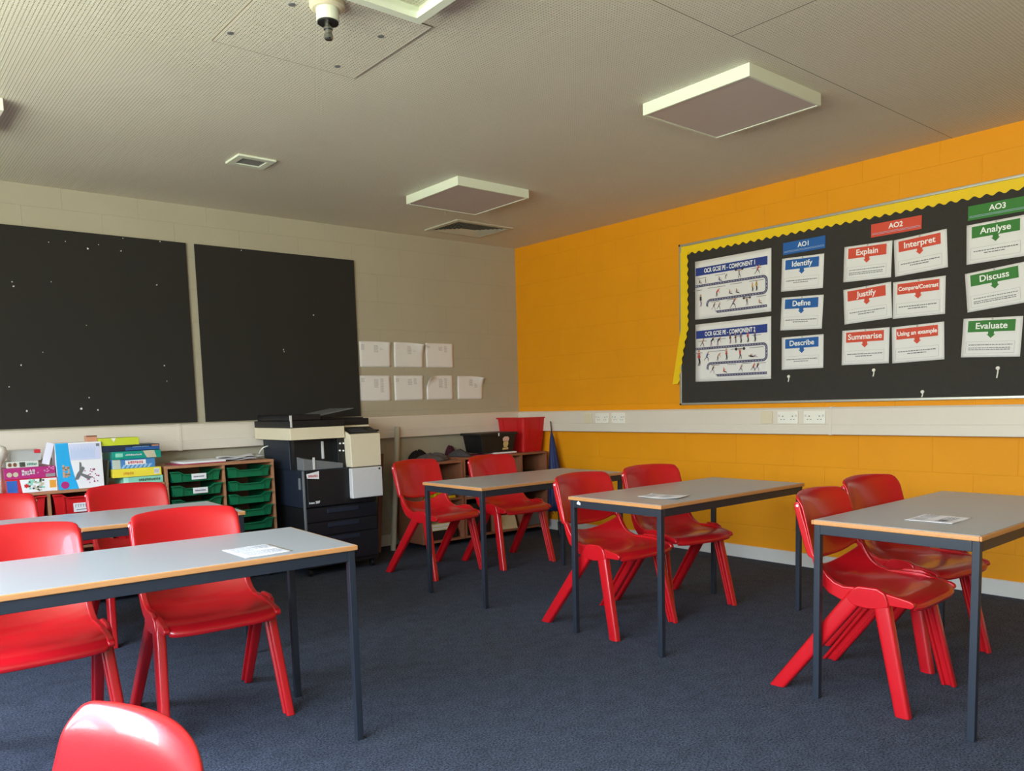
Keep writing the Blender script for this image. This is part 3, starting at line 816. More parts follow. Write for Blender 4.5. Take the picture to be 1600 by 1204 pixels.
def poster(quad, title, label, figs):
    cy = sum(q[0] for q in quad) / 4; cz = sum(q[1] for q in quad) / 4
    w, d = 0.64, 0.43
    c = sheet('wall_poster', w, d, label, 'poster', 'two large diagram posters on the display board', mw=wallB(cy, cz, -0.0150, 0.0), wave=0.002, seed=len(title), curl=(0, 0, .008, 0))
    def U(u, v): return (u - 0.5) * w, (0.5 - v) * d
    z = 0.0040
    x0, y0 = U(0.01, 0.25); x1, y1 = U(0.955, 0.115)
    MB().quad([(x0, y0, z), (x1, y0, z), (x1, y1, z), (x0, y1, z)]).build('title_band', M_navyp, c)
    text_obj('title_text', title, 0.044, M_whitep, c, *U(0.47, 0.183), z + .0008, bold=0.0011, maxw=0.43)
    pts = [(0.0, .425), (.86, .425)]
    for k in range(9):
        a_ = math.pi / 2 - math.pi / 2 * k / 8 ; pts.append((.90 + .045 * math.cos(a_), .495 - .07 * math.sin(a_)))
    for k in range(9):
        a_ = -math.pi / 2 * k / 8; pts.append((.90 + .045 * math.cos(a_), .62 - .07 * math.sin(a_)))
    pts.append((.22, .69))
    for k in range(9):
        a_ = math.pi / 2 + math.pi / 2 * k / 8; pts.append((.215 + .045 * math.cos(a_), .76 - .07 * math.sin(a_)))
    for k in range(9):
        a_ = math.pi + math.pi / 2 * k / 8; pts.append((.215 + .045 * math.cos(a_), .83 - .07 * math.sin(a_)))
    pts.append((.95, .90))
    P_ = [U(*q) for q in pts]; rd = MB(); hw = 0.0088
    nrm = []
    for i in range(len(P_)):
        a_ = P_[max(0, i - 1)]; b_ = P_[min(len(P_) - 1, i + 1)]; dd = Vector((b_[0] - a_[0], b_[1] - a_[1])).normalized(); nrm.append((-dd.y, dd.x))
    vs = [(p[0] + n_[0] * hw, p[1] + n_[1] * hw, z) for p, n_ in zip(P_, nrm)] + [(p[0] - n_[0] * hw, p[1] - n_[1] * hw, z) for p, n_ in zip(P_, nrm)]
    L_ = len(P_); rd.add(vs, [(i, L_ + i, L_ + i + 1, i + 1) for i in range(L_ - 1)])
    rd.build('winding_road', M_road, c)
    ds = MB(); acc = 0
    for i in range(L_ - 1):
        a_ = Vector(P_[i]); b_ = Vector(P_[i + 1]); l_ = (b_ - a_).length; n_ = max(1, int(l_ / 0.022))
        for k in range(n_):
            p = a_.lerp(b_, (k + 0.2) / n_); q = a_.lerp(b_, (k + 0.7) / n_)
            ds.bar(p.x, p.y, q.x, q.y, 0.0022, z + 0.0004)
    ds.build('road_markings', M_whitep, c)
    for (u, v, hh, ci, pose) in figs:
        g_ = MB(); x, y = U(u, v); person_drawing(g_, x, y, hh * 1.22, ci, pose, z + 0.0006)
        g_.build('athlete_drawing', M_fig, c)
    cap = MB(); rr = random.Random(9)
    for (u, v, l_) in [(.1, .3, .12), (.35, .29, .14), (.60, .27, .1), (.82, .28, .12), (.3, .49, .24), (.56, .48, .15), (.82, .48, .18), (.04, .5, .12), (.28, .73, .12), (.5, .73, .12), (.7, .73, .12), (.88, .74, .12), (.08, .93, .1)]:
        x, y = U(u, v); cap.quad([(x - l_ * w / 2, y, z), (x + l_ * w / 2, y, z), (x + l_ * w / 2, y + 0.0035, z), (x - l_ * w / 2, y + 0.0035, z)])
    cap.build('captions', M_ink, c)
    return c
poster([[-2.079, 2.19], [-2.723, 2.189], [-2.715, 1.766], [-2.093, 1.754]], 'OCR GCSE PE - COMPONENT 1', 'large white poster reading COMPONENT 1 with a winding road and small athletes',
       [(.07, .395, .042, 3, 'sit'), (.15, .39, .03, 5, 'stand'), (.34, .40, .045, 1, 'sit'), (.42, .37, .03, 3, 'bend'), (.60, .39, .05, 5, 'lift'), (.83, .37, .05, 0, 'lunge'), (.30, .645, .05, 0, 'bend'), (.48, .645, .045, 5, 'sit'), (.57, .645, .045, 5, 'sit'), (.77, .64, .05, 4, 'stand'), (.82, .64, .06, 4, 'stand'), (.08, .78, .075, 3, 'stand'), (.08, .88, .03, 3, 'stand'),
        (.26, .87, .05, 3, 'run'), (.33, .87, .045, 5, 'run'), (.52, .87, .06, 5, 'lunge'), (.70, .86, .045, 3, 'lift'), (.86, .86, .04, 2, 'sit')])
poster([[-2.076, 1.727], [-2.72, 1.726], [-2.727, 1.298], [-2.091, 1.295]], 'OCR GCSE PE - COMPONENT 2', 'large white poster reading COMPONENT 2 with a winding road and small athletes',
       [(.10, .40, .055, 2, 'run'), (.22, .40, .06, 3, 'bend'), (.31, .40, .055, 3, 'bend'), (.48, .38, .06, 3, 'stand'), (.55, .38, .06, 3, 'stand'), (.62, .38, .06, 5, 'stand'), (.71, .38, .065, 0, 'stand'), (.80, .38, .065, 1, 'stand'), (.05, .72, .10, 0, 'stand'), (.16, .65, .06, 1, 'run'), (.31, .65, .05, 2, 'bend'), (.43, .65, .07, 0, 'stand'), (.61, .65, .06, 0, 'lift'), (.78, .64, .055, 3, 'lie'),
        (.24, .87, .055, 3, 'run'), (.40, .87, .05, 0, 'sit'), (.62, .86, .045, 5, 'run'), (.78, .86, .05, 0, 'run'), (.83, .86, .05, 3, 'run'), (.08, .90, .03, 3, 'stand')])
# white tack hooks along the board
def tack(y, z, l_, label):
    c = MB().lathe((0, 0, 0), [(0.002, 0.012), (0.010, 0.009), (0.011, 0.004), (0.006, 0.0)], 14).tube([(0, -0.006, 0.003), (0.001, -0.02, 0.006), (-0.002, -0.02 - l_ * .5, 0.004), (-0.004, -0.02 - l_, 0.006)], 0.004, 8).build('board_pin', M_white)
    c.matrix_world = wallB(y, z, -0.0125); tag(c, label, 'pin', 'white pins stuck in the display board')
tack(-2.860, 1.306, .015, 'white pin below the Describe card'); tack(-3.449, 1.321, .02, 'white pin below the Summarise card')
tack(-3.748, 1.177, .012, 'white pin low on the board near its bottom frame'); tack(-4.155, 1.298, .035, 'white pin with a dangling tail below the Evaluate card')

# ------------------------------------------------------------------ sockets on the trunking
def outlet(y0, y1, label, double):
    cy, cz = (y0 + y1) / 2, 1.028; w, h_ = abs(y1 - y0) / 2, 0.043
    t = thing('wall_socket' if double else 'switch_plate', label, 'socket' if double else 'switch', mw=wallB(cy, cz, -td - 0.0005), group='double sockets on the white trunking' if double else 'single plates on the white trunking')
    MB().box(-w, w, -h_, h_, 0, 0.008).build('faceplate', M_white if double else M_cream, t, bevel=0.002)
    if double:
        for s in (-1, 1):
            g_ = MB(); cx = s * w * 0.48
            g_.box(cx - 0.004, cx + 0.004, 0.004, 0.012, 0.0075, 0.0083)
            for q in (-0.011, 0.011): g_.box(cx + q - 0.005, cx + q + 0.005, -0.016, -0.011, 0.0075, 0.0083)
            g_.build('pin_slots', M_mgrey, t)
            MB().box(s * w * 0.82 - 0.005, s * w * 0.82 + 0.005, 0.004, 0.018, 0.008, 0.011).build('rocker_switch', M_pgrey, t)
    else:
        MB().box(-w * .55, w * .55, -h_ * .6, h_ * .6, 0.008, 0.010).build('blank_insert', M_cream, t, bevel=0.001)
outlet(-0.935, -1.024, 'single beige plate on the trunking nearest the room corner', False)
outlet(-1.068, -1.220, 'double socket beside the beige plate near the corner, the left of that pair', True)
outlet(-1.256, -1.406, 'double socket near the corner, the right of that pair', True)
outlet(-2.674, -2.763, 'single beige plate on the trunking below the Define and Describe cards', False)
outlet(-2.803, -2.957, 'double socket below the display board, the left of that pair', True)
outlet(-2.999, -3.152, 'double socket below the display board, just left of the trunking joint', True)

# ------------------------------------------------------------------ drawer units
def tray(parent, x0, x1, z1, m, h_=0.072, depth=0.40, label_mat=None, labelc=None, out=0.0, marks=1):
    """moulded tray whose front rim dips in the middle; parent origin at unit front-left-bottom; front at y=0"""
    w = x1 - x0; yf = -0.004 - out
    front = [(x0, z1 - h_), (x1, z1 - h_), (x1, z1 - 0.0), (x1 - w * .16, z1), (x1 - w * .27, z1 - 0.021), (x0 + w * .27, z1 - 0.021), (x0 + w * .16, z1), (x0, z1)]
    front[0] = (x0 + 0.02, z1 - h_); front[1] = (x1 - 0.02, z1 - h_)
    g_ = MB().prism(front, 'y', yf, yf + 0.004)
    g_.box(x0 + .012, x1 - .012, yf + 0.004, depth, z1 - h_, z1 - h_ + 0.003)
    g_.box(x0 + .012, x0 + .015, yf + 0.004, depth, z1 - h_, z1 - .004); g_.box(x1 - .015, x1 - .012, yf + 0.004, depth, z1 - h_, z1 - .004)
    g_.box(x0 + .012, x1 - .012, depth - .003, depth, z1 - h_, z1 - .004)
    # rolled rim standing proud of the front
    rim = [(x0 - 0.003, z1 - .008), (x0 + w * .16, z1 - .008), (x0 + w * .27, z1 - .029), (x1 - w * .27, z1 - .029), (x1 - w * .16, z1 - .008), (x1 + 0.003, z1 - .008),
           (x1 + 0.003, z1), (x1 - w * .155, z1), (x1 - w * .265, z1 - .021), (x0 + w * .265, z1 - .021), (x0 + w * .155, z1), (x0 - 0.003, z1)]
    g_.prism(rim, 'y', yf - 0.018, yf)
    d_ = g_.build('tray_drawer', m, parent, bevel=0.0012, seg=1)
    # ribs on the front
    for q in (.2, .8): MB().box(x0 + w * q - .004, x0 + w * q + .004, yf - .006, yf, z1 - h_ + .004, z1 - .010).build('front_rib', m, d_)
    if label_mat:
        cx, cz = labelc; lb = MB().box(cx - .048, cx + .048, yf - .0198, yf - .0182, cz - .019, cz + .019)
        if marks == 2: lb = MB().box(cx - .050, cx + .050, yf - .0198, yf - .0182, cz - .030, cz + .024)
        l_ = lb.build('name_label', label_mat, d_)
        mk = MB(); rr = random.Random(cx)
        if marks == 1:
            x = cx - .035
            while x < cx + .032:
                e1 = x + rr.uniform(.004, .009); mk.box(x, e1, yf - .0202, yf - .0198, cz - .005, cz + .004); x = e1 + .002
        else:
            x = cx - .04
            for k in range(6):
                mk.box(x, x + .003, yf - .0202, yf - .0198, cz - .002, cz + .016); mk.box(x, x + .009, yf - .0202, yf - .0198, cz + .012, cz + .015); x += .014
            mk.box(cx - .035, cx + .02, yf - .0202, yf - .0198, cz - .018, cz - .014)
        mk.build('label_writing', M_ink, l_)
    return d_
def unit(name, x0, x1, yf, zt, label, divs, castor=0.075, dm=M_wood, shelf=None, back=True, cat='storage unit', depth=None):
    dp = -yf - 0.07 if depth is None else depth     # stands clear of the trunking
    t = thing(name, label, cat, (x0, yf, 0))
    W_ = x1 - x0; z0 = castor; th = 0.018
    MB().box(0, W_, -0.004, dp, zt - th, zt).build('top_panel', dm, t, bevel=0.001)
    MB().box(0, W_, 0, dp, z0, z0 + th).build('bottom_panel', dm, t, bevel=0.001)
    for x in (0, W_ - th): MB().box(x, x + th, 0, dp, z0 + th, zt - th).build('side_panel', dm, t, bevel=0.001)
    for x in divs: MB().box(x - x0 - th / 2, x - x0 + th / 2, 0, dp, z0 + th, zt - th).build('divider', dm, t, bevel=0.001)
    if back: MB().box(th, W_ - th, dp - .006, dp, z0 + th, zt - th).build('back_panel', M_woodd, t)
    if castor > 0.05:
        for x in (0.05, W_ - .05):
            for y in (0.05, dp - .05):
                c = MB().cyl((x - .012, y, .026), (x + .012, y, .026), 0.026, n=18).build('castor', M_black, t, bevel=.003)
                MB().box(x - .018, x + .018, y - .015, y + .015, .05, z0).build('castor_bracket', M_mgrey, c)
    return t
u1 = unit('drawer_unit', -4.75, -3.436, -0.45, 0.735, 'low beech storage unit with red trays under the game boxes at the left', [-4.425, -4.100, -3.775], castor=0.06)
for k, (a_, b_) in enumerate(((-4.732, -4.434), (-4.416, -4.109), (-4.091, -3.784), (-3.766, -3.454))):
    tray(u1, a_ + 4.75 + .010, b_ + 4.75 - .010, 0.712, M_redtub, h_=0.15, label_mat=M_paper if k == 2 else None, labelc=(0.822, 0.628), marks=2)
    tray(u1, a_ + 4.75 + .010, b_ + 4.75 - .010, 0.545, M_redtub, h_=0.15)
MB().box(0.018, 1.296, 0.0, 0.37, 0.372, 0.388).build('shelf', M_wood, u1)
u2 = unit('drawer_unit', -3.430, -2.690, -0.45, 0.833, 'tall beech unit on castors with two columns of green trays beside the photocopier', [-3.047])
x0u = -3.430
for ci, (a_, b_) in enumerate(((-3.412, -3.056), (-3.038, -2.708))):
    for k in range(7):
        z = 0.795 - 0.092 * k
        if ci == 0 and k == 3: continue
        lab = M_paper if (ci == 0 and k < 2) else None
        tray(u2, a_ - x0u + .012, b_ - x0u - .012, z, M_green, out=(0.0, 0.012, 0.0, 0.006, 0.01, 0.0, 0.0)[k], label_mat=lab, labelc=((-3.222 - x0u), z - .040))

# papers on the green tray unit
Zt = 0.833
t = thing('folder_stack', 'thin pink folder with white papers on it, on top of the green tray unit', 'folder', (-3.19, -0.33, Zt + .0005), 0.06)
MB().box(-.165, .15, -.115, .115, 0, .006).build('cover', mat('pink_card', (170, 40, 84), rough=.6), t, bevel=.001)
MB().box(-.130, .16, -.118, .105, .0065, .020).build('papers', M_paper, t, bevel=.002)
t = thing('paper_pile', 'untidy pile of loose white papers on top of the green tray unit', 'papers', (-2.86, -0.24, Zt + .0005), -0.15)
rr = random.Random(4)
for k in range(4):
    o = gridmesh(lambda u, v: (u * .13 + 0.0, (v - .5) * .2, .004 + .008 * math.sin(u * 2.5 + k) ** 2 + .010 * max(0, u) * v), 10, 8).build('sheet', M_paper, t, sm=True, solid=.0004)
    o.location = (rr.uniform(-.03, .03), rr.uniform(-.02, .02), .0055 * k); o.rotation_euler = (0, 0, rr.uniform(-.4, .4))

# ------------------------------------------------------------------ game boxes on the red tray unit
Z1 = 0.7352
def game_box(x0, x1, z0, z1, yf, dp, m, label, name='game_box', art=None, rz=0.0, group='boxed games on the red tray unit'):
    W_, Hh = x1 - x0, z1 - z0
    o = MB().box(0, W_, 0, dp, 0, Hh).build(name, m, bevel=0.002)
    o.location = (x0, yf, z0); o.rotation_euler = (0, 0, rz)
    tag(o, label, 'box', group)
    if art: art(o, W_, Hh)
    return o
def rect(g_, x0, x1, z0, z1, y=-0.0008): return g_.add([(x0, y, z0), (x1, y, z0), (x1, y, z1), (x0, y, z1)], [(0, 1, 2, 3)])
def words(g_, x0, x1, z0, z1, seed=0, y=-0.0012, n=7):
    rr_ = random.Random(seed); w_ = (x1 - x0) / n
    for k in range(n):
        a_ = x0 + k * w_
        for q in range(2):
            xa = a_ + w_ * (.05 + .45 * q); rect(g_, xa, xa + w_ * .28, z0 + (z1 - z0) * rr_.choice((0, 0, .15)), z1 - (z1 - z0) * rr_.choice((0, .25)), y)
        zz = z0 + (z1 - z0) * rr_.choice((.1, .4, .75)); rect(g_, a_ + w_ * .05, a_ + w_ * .75, zz, zz + (z1 - z0) * .2, y)
M_b = {n_: mat('box_' + n_, c_, rough=.4, coat=.1) for n_, c_ in dict(mint=(136, 206, 182), yellow=(236, 216, 64), sky=(70, 130, 190), teal=(0, 146, 128), darknavy=(30, 44, 66), royal=(40, 84, 150), lime=(196, 206, 50), black=(24, 24, 28), pink=(176, 40, 116), redbox=(206, 36, 50), cyan=(36, 166, 226), lilac=(206, 210, 236), orange=(232, 160, 60), grey=(150, 146, 148), brown=(198, 140, 110), brownd=(120, 74, 50), paleblue=(150, 190, 226), tan=(196, 186, 160), olive=(64, 70, 56), mblue=(50, 96, 176)).items()}
def art_mint(o, w, h):
    g_ = MB(); words(g_, w * .38, w * .93, h * .32, h * .68, 3, n=12); g_.build('printed_title', M_b['olive'], o)
    MB().add([(0, -.0008, 0), (w * .12, -.0008, 0), (w * .12, -.0008, h), (0, -.0008, h)], [(0, 1, 2, 3)]).build('spine_band', mat('box_palemint', (170, 226, 208), rough=.5), o)
game_box(-3.678, -3.440, Z1, .782, -.44, .22, M_b['mint'], 'mint green game box at the bottom of the tall stack', art=art_mint)
def art_yel(o, w, h):
    g_ = MB(); words(g_, w * .2, w * .42, h * .25, h * .6, 5, n=5); g_.build('printed_title', M_b['orange'], o)
    g_ = MB(); rect(g_, w * .84, w * .96, h * .2, h * .85); g_.build('pale_panel', M_paper, o)
    g_ = MB()
    for k in range(7): rect(g_, w * (.85 + .014 * k), w * (.855 + .014 * k), h * .3, h * .75, -.0014)
    g_.build('bar_lines', M_ink, o)
game_box(-3.738, -3.450, .7825, .836, -.45, .24, M_b['yellow'], 'yellow game box second from the bottom of the tall stack', art=art_yel)
def art_sky(o, w, h):
    g_ = MB(); rect(g_, 0.001, w * .19, .001, h - .001); g_.build('pale_end', mat('box_pale', (186, 196, 184), rough=.5), o)
    g_ = MB()
    for k in range(7): g_.add([(w * (.2 + .1 * k), -.001, .001), (w * (.25 + .1 * k), -.001, .001), (w * (.33 + .1 * k), -.001, h * .4), (w * (.26 + .1 * k), -.001, h * .4)], [(0, 1, 2, 3)])
    g_.build('stripes', M_b['paleblue'], o)
    g_ = MB(); rect(g_, w * .30, w * .78, h * .38, h * .86, -.0014); g_.build('title_panel', M_paper, o)
    g_ = MB(); words(g_, w * .36, w * .72, h * .48, h * .76, 2, -.002, 7); g_.build('printed_title', M_b['redbox'], o)
game_box(-3.738, -3.482, .8365, .896, -.44, .22, M_b['sky'], 'blue striped game box in the middle of the tall stack', art=art_sky)
def art_teal(o, w, h):
    g_ = MB(); rect(g_, w * .06, w * .21, h * .3, h * .8); g_.build('pale_badge', M_b['mint'], o)
    g_ = MB(); words(g_, w * .26, w * .60, h * .42, h * .64, 8, n=9); g_.build('printed_title', M_paper, o)
    g_ = MB(); g_.add([(w * .70, -.001, h * .05), (w * .90, -.001, h * .05), (w * .86, -.001, h * .98), (w * .62, -.001, h * .98)], [(0, 1, 2, 3)]); g_.build('picture_panel', M_b['tan'], o)
game_box(-3.735, -3.445, .8965, .945, -.45, .24, M_b['teal'], 'teal green game box near the top of the tall stack', art=art_teal)
def art_navy(o, w, h):
    g_ = MB(); rect(g_, w * .40, w * .995, h * .12, h * .62); g_.build('blue_panel', M_b['royal'], o)
    g_ = MB(); words(g_, w * .52, w * .82, h * .6, h * .72, 4, -.0014, 9); g_.build('printed_title', M_b['paleblue'], o)
    g_ = MB(); rect(g_, w * .86, w * .98, h * .66, h * .86, -.0014); g_.build('red_mark', M_b['brown'], o)
game_box(-3.790, -3.448, .9455, .984, -.44, .23, M_b['darknavy'], 'dark navy game box just under the lime green one', art=art_navy)
def art_lime(o, w, h):
    MB().add([(w * .30, -.001, h * .98), (w * .36, -.001, h * .45), (w * .42, -.001, h * .98)], [(0, 1, 2)]).build('torn_patch', M_paper, o)
game_box(-3.800, -3.566, .9845, 1.032, -.43, .14, M_b['lime'], 'lime green box on top of the tall stack', art=art_lime, rz=0.0)
# the big blue and white game box, standing
def art_big(o, w, h):
    g_ = MB(); g_.add([(.001, -.0008, .001), (w * .44, -.0008, .001), (w * .36, -.0008, h * .30), (w * .30, -.0008, h * .62), (w * .28, -.0008, h - .001), (.001, -.0008, h - .001)], [(0, 1, 2, 3, 4, 5)]); g_.build('blue_panel', M_b['cyan'], o)
    g_ = MB(); rect(g_, w * .30, w * .97, h * .62, h * .97, -.0010)
    g_.build('pale_blue_panel', M_b['lilac'], o)
    g_ = MB()
    for k in range(22):
        x = w * (.33 + .024 * k); rect(g_, x, x + w * .006, h * .66, h * (.90 - .03 * (k % 3)), -.0014)
    g_.build('small_print', M_b['paleblue'], o)
    g_ = MB()   # plane silhouette: body and wings
    g_.add([(w * .36, -.0016, h * .20), (w * .44, -.0016, h * .20), (w * .60, -.0016, h * .44), (w * .55, -.0016, h * .48), (w * .42, -.0016, h * .33)], [(0, 1, 2, 3, 4)])
    g_.add([(w * .47, -.0017, h * .34), (w * .53, -.0017, h * .30), (w * .53, -.0017, h * .56), (w * .49, -.0017, h * .58)], [(0, 1, 2, 3)])
    g_.add([(w * .48, -.0018, h * .30), (w * .53, -.0018, h * .33), (w * .74, -.0018, h * .24), (w * .66, -.0018, h * .18)], [(0, 1, 2, 3)])
    g_.build('plane_picture', M_mgrey, o)
    g_ = MB(); rr_ = random.Random(3)
    for k in range(26):
        x, z = w * rr_.uniform(.58, .88), h * rr_.uniform(.10, .42); rect(g_, x, x + .006, z, z + .006, -.0020)
    g_.build('small_pieces', M_b['pink'], o)
    # yellow slanting title
    for k, (zz, hh_) in enumerate(((.26, .13), (.40, .13))):
        g_ = MB(); words(g_, w * .12, w * .28, h * zz, h * (zz + hh_), k, -.002, 3); g_.build('yellow_title', M_b['orange'], o)
    MB().add([(w * (.15) + .022 * math.cos(6.283 * i / 18), -.002, h * .10 + .022 * math.sin(6.283 * i / 18)) for i in range(18)], [tuple(range(18))]).build('round_badge', M_b['pink'], o)
    g_ = MB(); rect(g_, w * .88, w * .95, h * .90, h * .96, -.0018)
    g_.build('square_mark', M_ink, o)
game_box(-4.046, -3.792, Z1, 1.016, -.446, .11, M_paper, 'large blue and white game box standing upright with a grey plane picture', art=art_big)
def art_brown(o, w, h):
    MB().add([(-.0005, -.0008, h * .8), (w + .0005, -.0008, h * .8), (w + .0005, -.0008, h), (-.0005, -.0008, h)], [(0, 1, 2, 3)]).build('dark_lid_edge', M_b['brownd'], o)
game_box(-3.862, -3.802, 1.0165, 1.052, -.40, .06, M_b['brown'], 'small brown carton on top of the upright blue game box', name='small_carton', art=art_brown)
# white card leaning on the big box
o = MB().box(-.018, .018, -.012, .012, 0, .13).build('card_packet', mat('white_card', (226, 224, 240), rough=.5), bevel=.001)
o.location = (-4.100, -.43, .8955); o.rotation_euler = (0, math.radians(16), 0); tag(o, 'slim white packet leaning against the upright blue game box', 'packet')
def art_pink(o, w, h):
    g_ = MB(); words(g_, w * .34, w * .60, h * .3, h * .8, 1, n=5); g_.build('printed_title', M_paper, o)
    g_ = MB(); rr_ = random.Random(2)
    for k in range(12):
        x, z = w * rr_.uniform(.62, .96), h * rr_.uniform(.4, .9); rect(g_, x, x + .008, z, z + .006, -.001)
    g_.build('pale_flecks', mat('box_palepink', (222, 160, 200), rough=.5), o)
    g_ = MB(); rect(g_, w * .80, w * .99, h * .04, h * .34, -.001); g_.build('grey_patch', M_b['grey'], o)
    for x_ in (.10, .22): MB().add([(w * x_ + .014 * math.cos(6.283 * i / 14), -.0012, h * .42 + .014 * math.sin(6.283 * i / 14)) for i in range(14)], [tuple(range(14))]).build('round_picture', M_b['tan'], o)
game_box(-4.316, -4.052, .8185, .884, -.44, .26, M_b['pink'], 'magenta pink game box on top of the red one at the left', art=art_pink)
def art_redbox(o, w, h):
    g_ = MB(); rect(g_, w * .005, w * .21, h * .04, h * .92); g_.build('blue_label', M_b['mblue'], o)
    g_ = MB(); g_.add([(w * .30, -.0008, h * .02), (w * .99, -.0008, h * .02), (w * .99, -.0008, h * .95), (w * .26, -.0008, h * .95)], [(0, 1, 2, 3)]); g_.build('white_panel', M_paper, o)
    g_ = MB(); rr_ = random.Random(6)
    for k in range(40):
        x, z = w * rr_.uniform(.40, .70), h * rr_.uniform(.08, .86); rect(g_, x, x + .012, z, z + .010, -.0012 - .00001 * k)
        g_.mi[-1] = k % 3
    g_.build('mottled_picture', [M_b['olive'], M_b['tan'], M_b['mint']], o)
    MB().add([(w * .38 + .015 * math.cos(6.283 * i / 12) * (1 if i % 2 else .6), -.0016, h * .5 + .015 * math.sin(6.283 * i / 12) * (1 if i % 2 else .6)) for i in range(12)], [tuple(range(12))]).build('red_burst', M_b['redbox'], o)
    g_ = MB(); rect(g_, w * .84, w * .97, h * .25, h * .8, -.0014); g_.build('orange_patch', M_b['orange'], o)
game_box(-4.310, -4.048, Z1, .818, -.45, .28, M_b['redbox'], 'red and white puzzle box at the bottom left, with a blue square at its end', art=art_redbox)
def art_grey(o, w, h):
    g_ = MB(); rect(g_, w * .40, w * .58, h * .1, h * .85); g_.build('green_patch', M_b['olive'], o)
    g_ = MB(); words(g_, w * .63, w * .95, h * .3, h * .7, 8, n=6); g_.build('printed_title', M_b['teal'], o)
    for x_ in (.1, .26): MB().add([(w * x_ + .010 * math.cos(6.283 * i / 12), -.0012, h * .5 + .012 * math.sin(6.283 * i / 12)) for i in range(12)], [tuple(range(12))]).build('dark_picture', M_b['brownd'], o)
game_box(-4.298, -4.135, .8845, .921, -.43, .18, mat('box_offwhite', (206, 208, 200), rough=.5), 'slim off-white game box lying on the magenta one', art=art_grey)
# translucent tub behind
t = thing('plastic_tub', 'see-through white plastic tub with a red clip, on the off-white game box', 'tub', (-4.272, -.41, .9215))
g = MB(); w_, d_, h_ = .156, .14, .058
g.box(0, w_, 0, d_, 0, .002).box(0, w_, 0, .0015, .002, h_).box(0, w_, d_ - .0015, d_, .002, h_).box(0, .0015, .0015, d_ - .0015, .002, h_).box(w_ - .0015, w_, .0015, d_ - .0015, .002, h_)
g.build('tub_body', mat('clear_plastic', (200, 200, 198), rough=.3, alpha=.55), t)
MB().box(-.003, w_ + .003, -.003, d_ + .003, h_, h_ + .005).build('lid', MATS['clear_plastic'], t, bevel=.001)
MB().box(w_ * .78, w_ * .98, -.008, -.0032, h_ - .014, h_ + .007).build('clip', M_b['redbox'], t, bevel=.001)
# rounded white object at the left edge
t = thing('white_jug', 'rounded white plastic object cut off by the left edge, beside the game boxes', 'jug', (-4.345, -.415, Z1))
MB().lathe((0, 0, 0), [(.002, 0), (.022, 0), (.021, .10), (.022, .15), (.036, .186), (.056, .215), (.061, .245), (.054, .272), (.028, .286), (.002, .288)], 28).build('jug_body', M_white, t, sm=True)
# dark leaning book
o = MB().box(0, .012, 0, .18, 0, .16).build('thin_book', M_b['olive'], bevel=.001)
o.location = (-3.778, -.42, Z1); o.rotation_euler = (0, math.radians(-12), 0); tag(o, 'thin dark olive book leaning between the upright game box and the tall stack', 'book')
bpy.data.objects[o.name].rotation_euler = (0, math.radians(8), 0)

# ------------------------------------------------------------------ photocopier
t = thing('photocopier', 'dark blue and cream floor-standing photocopier between the green trays and the corner', 'photocopier', (-2.60, -0.70, 0))
X, D = 0.58, 0.60
MB().box(0, X, 0.0, D, 0.06, 0.485).build('paper_cabinet', M_black, t, bevel=.006)
MB().box(0, X, 0.0, D, 0.488, 0.752).build('body', M_navy, t, bevel=.006)
fd = MB().box(0.03, X - .006, -.012, -.0005, .495, .748).build('front_door', M_black, t, bevel=.003)
text_obj('model_lettering', 'ineo 287', .024, M_whitep, fd, .036, -.0128, .525, bold=.0004, align='LEFT', rot=(math.pi / 2, 0, 0))
lb = MB().add([(.030, -.0135, .698), (.120, -.0135, .688), (.122, -.0135, .744), (.026, -.0135, .728)], [(0, 1, 2, 3)]).build('sticker', M_paper, fd, solid=-.0008)
g = MB(); words(g, .040, .112, .703, .720, 3, y=-.0150, n=7); g.build('sticker_lettering', M_b['redbox'], lb)
MB().box(-.0015, .012, -.014, -.0005, .09, .752).build('corner_strip', M_mgrey, t, bevel=.001)
MB().box(-.010, -.0005, .02, .045, .62, .70).build('side_handle', M_mgrey, t, bevel=.002)
for k, (z0, z1) in enumerate(((.385, .480), (.285, .380), (.09, .280))):
    dr = MB().box(.014, X - .006, -.014, -.0005, z0, z1).build('paper_drawer', mat('black_drawer_plastic', (19, 22, 29), rough=.45), t, bevel=.004)
    MB().box(.17, .42, -.020, -.0145, z1 - .040, z1 - .008).build('drawer_grip', M_navy, dr, bevel=.004)
for x in (.04, X - .04):
    for y in (.04, D - .06):
        MB().cyl((x - .012, y, .027), (x + .012, y, .027), .027, n=18).build('castor', M_black, t, bevel=.003)
# output bay
MB().box(.0, .30, .10, D, .752, .966).build('rear_housing', M_black, t)
MB().box(-.01, .02, .16, D, .752, .966).build('bay_wall', M_navy, t, bevel=.004)
MB().add([(.015, .0, .7525), (.32, .0, .7525), (.32, .16, .7525), (.015, .16, .7525), (.015, .0, .835), (.32, .0, .785), (.32, .16, .79), (.015, .16, .85)], [(0, 3, 2, 1), (4, 5, 6, 7), (0, 1, 5, 4), (1, 2, 6, 5), (2, 3, 7, 6), (3, 0, 4, 7)]).build('output_tray', M_mgrey, t, bevel=.003)
MB().box(.085, .100, -.006, .0, .756, .840).build('tray_ridge', M_pgrey, t)
MB().box(.205, .220, .085, .10, .82, .945).build('paper_guide', M_pgrey, t, bevel=.002)
MB().box(.30, .372, .03, D, .752, .966).build('inner_panel', M_black, t, bevel=.003)
for (x, z) in ((.318, .925), (.346, .925), (.314, .875), (.342, .872)):
    MB().cyl((x, .030, z), (x, .024, z), .0065, n=12).build('white_dot', M_whitep, t)
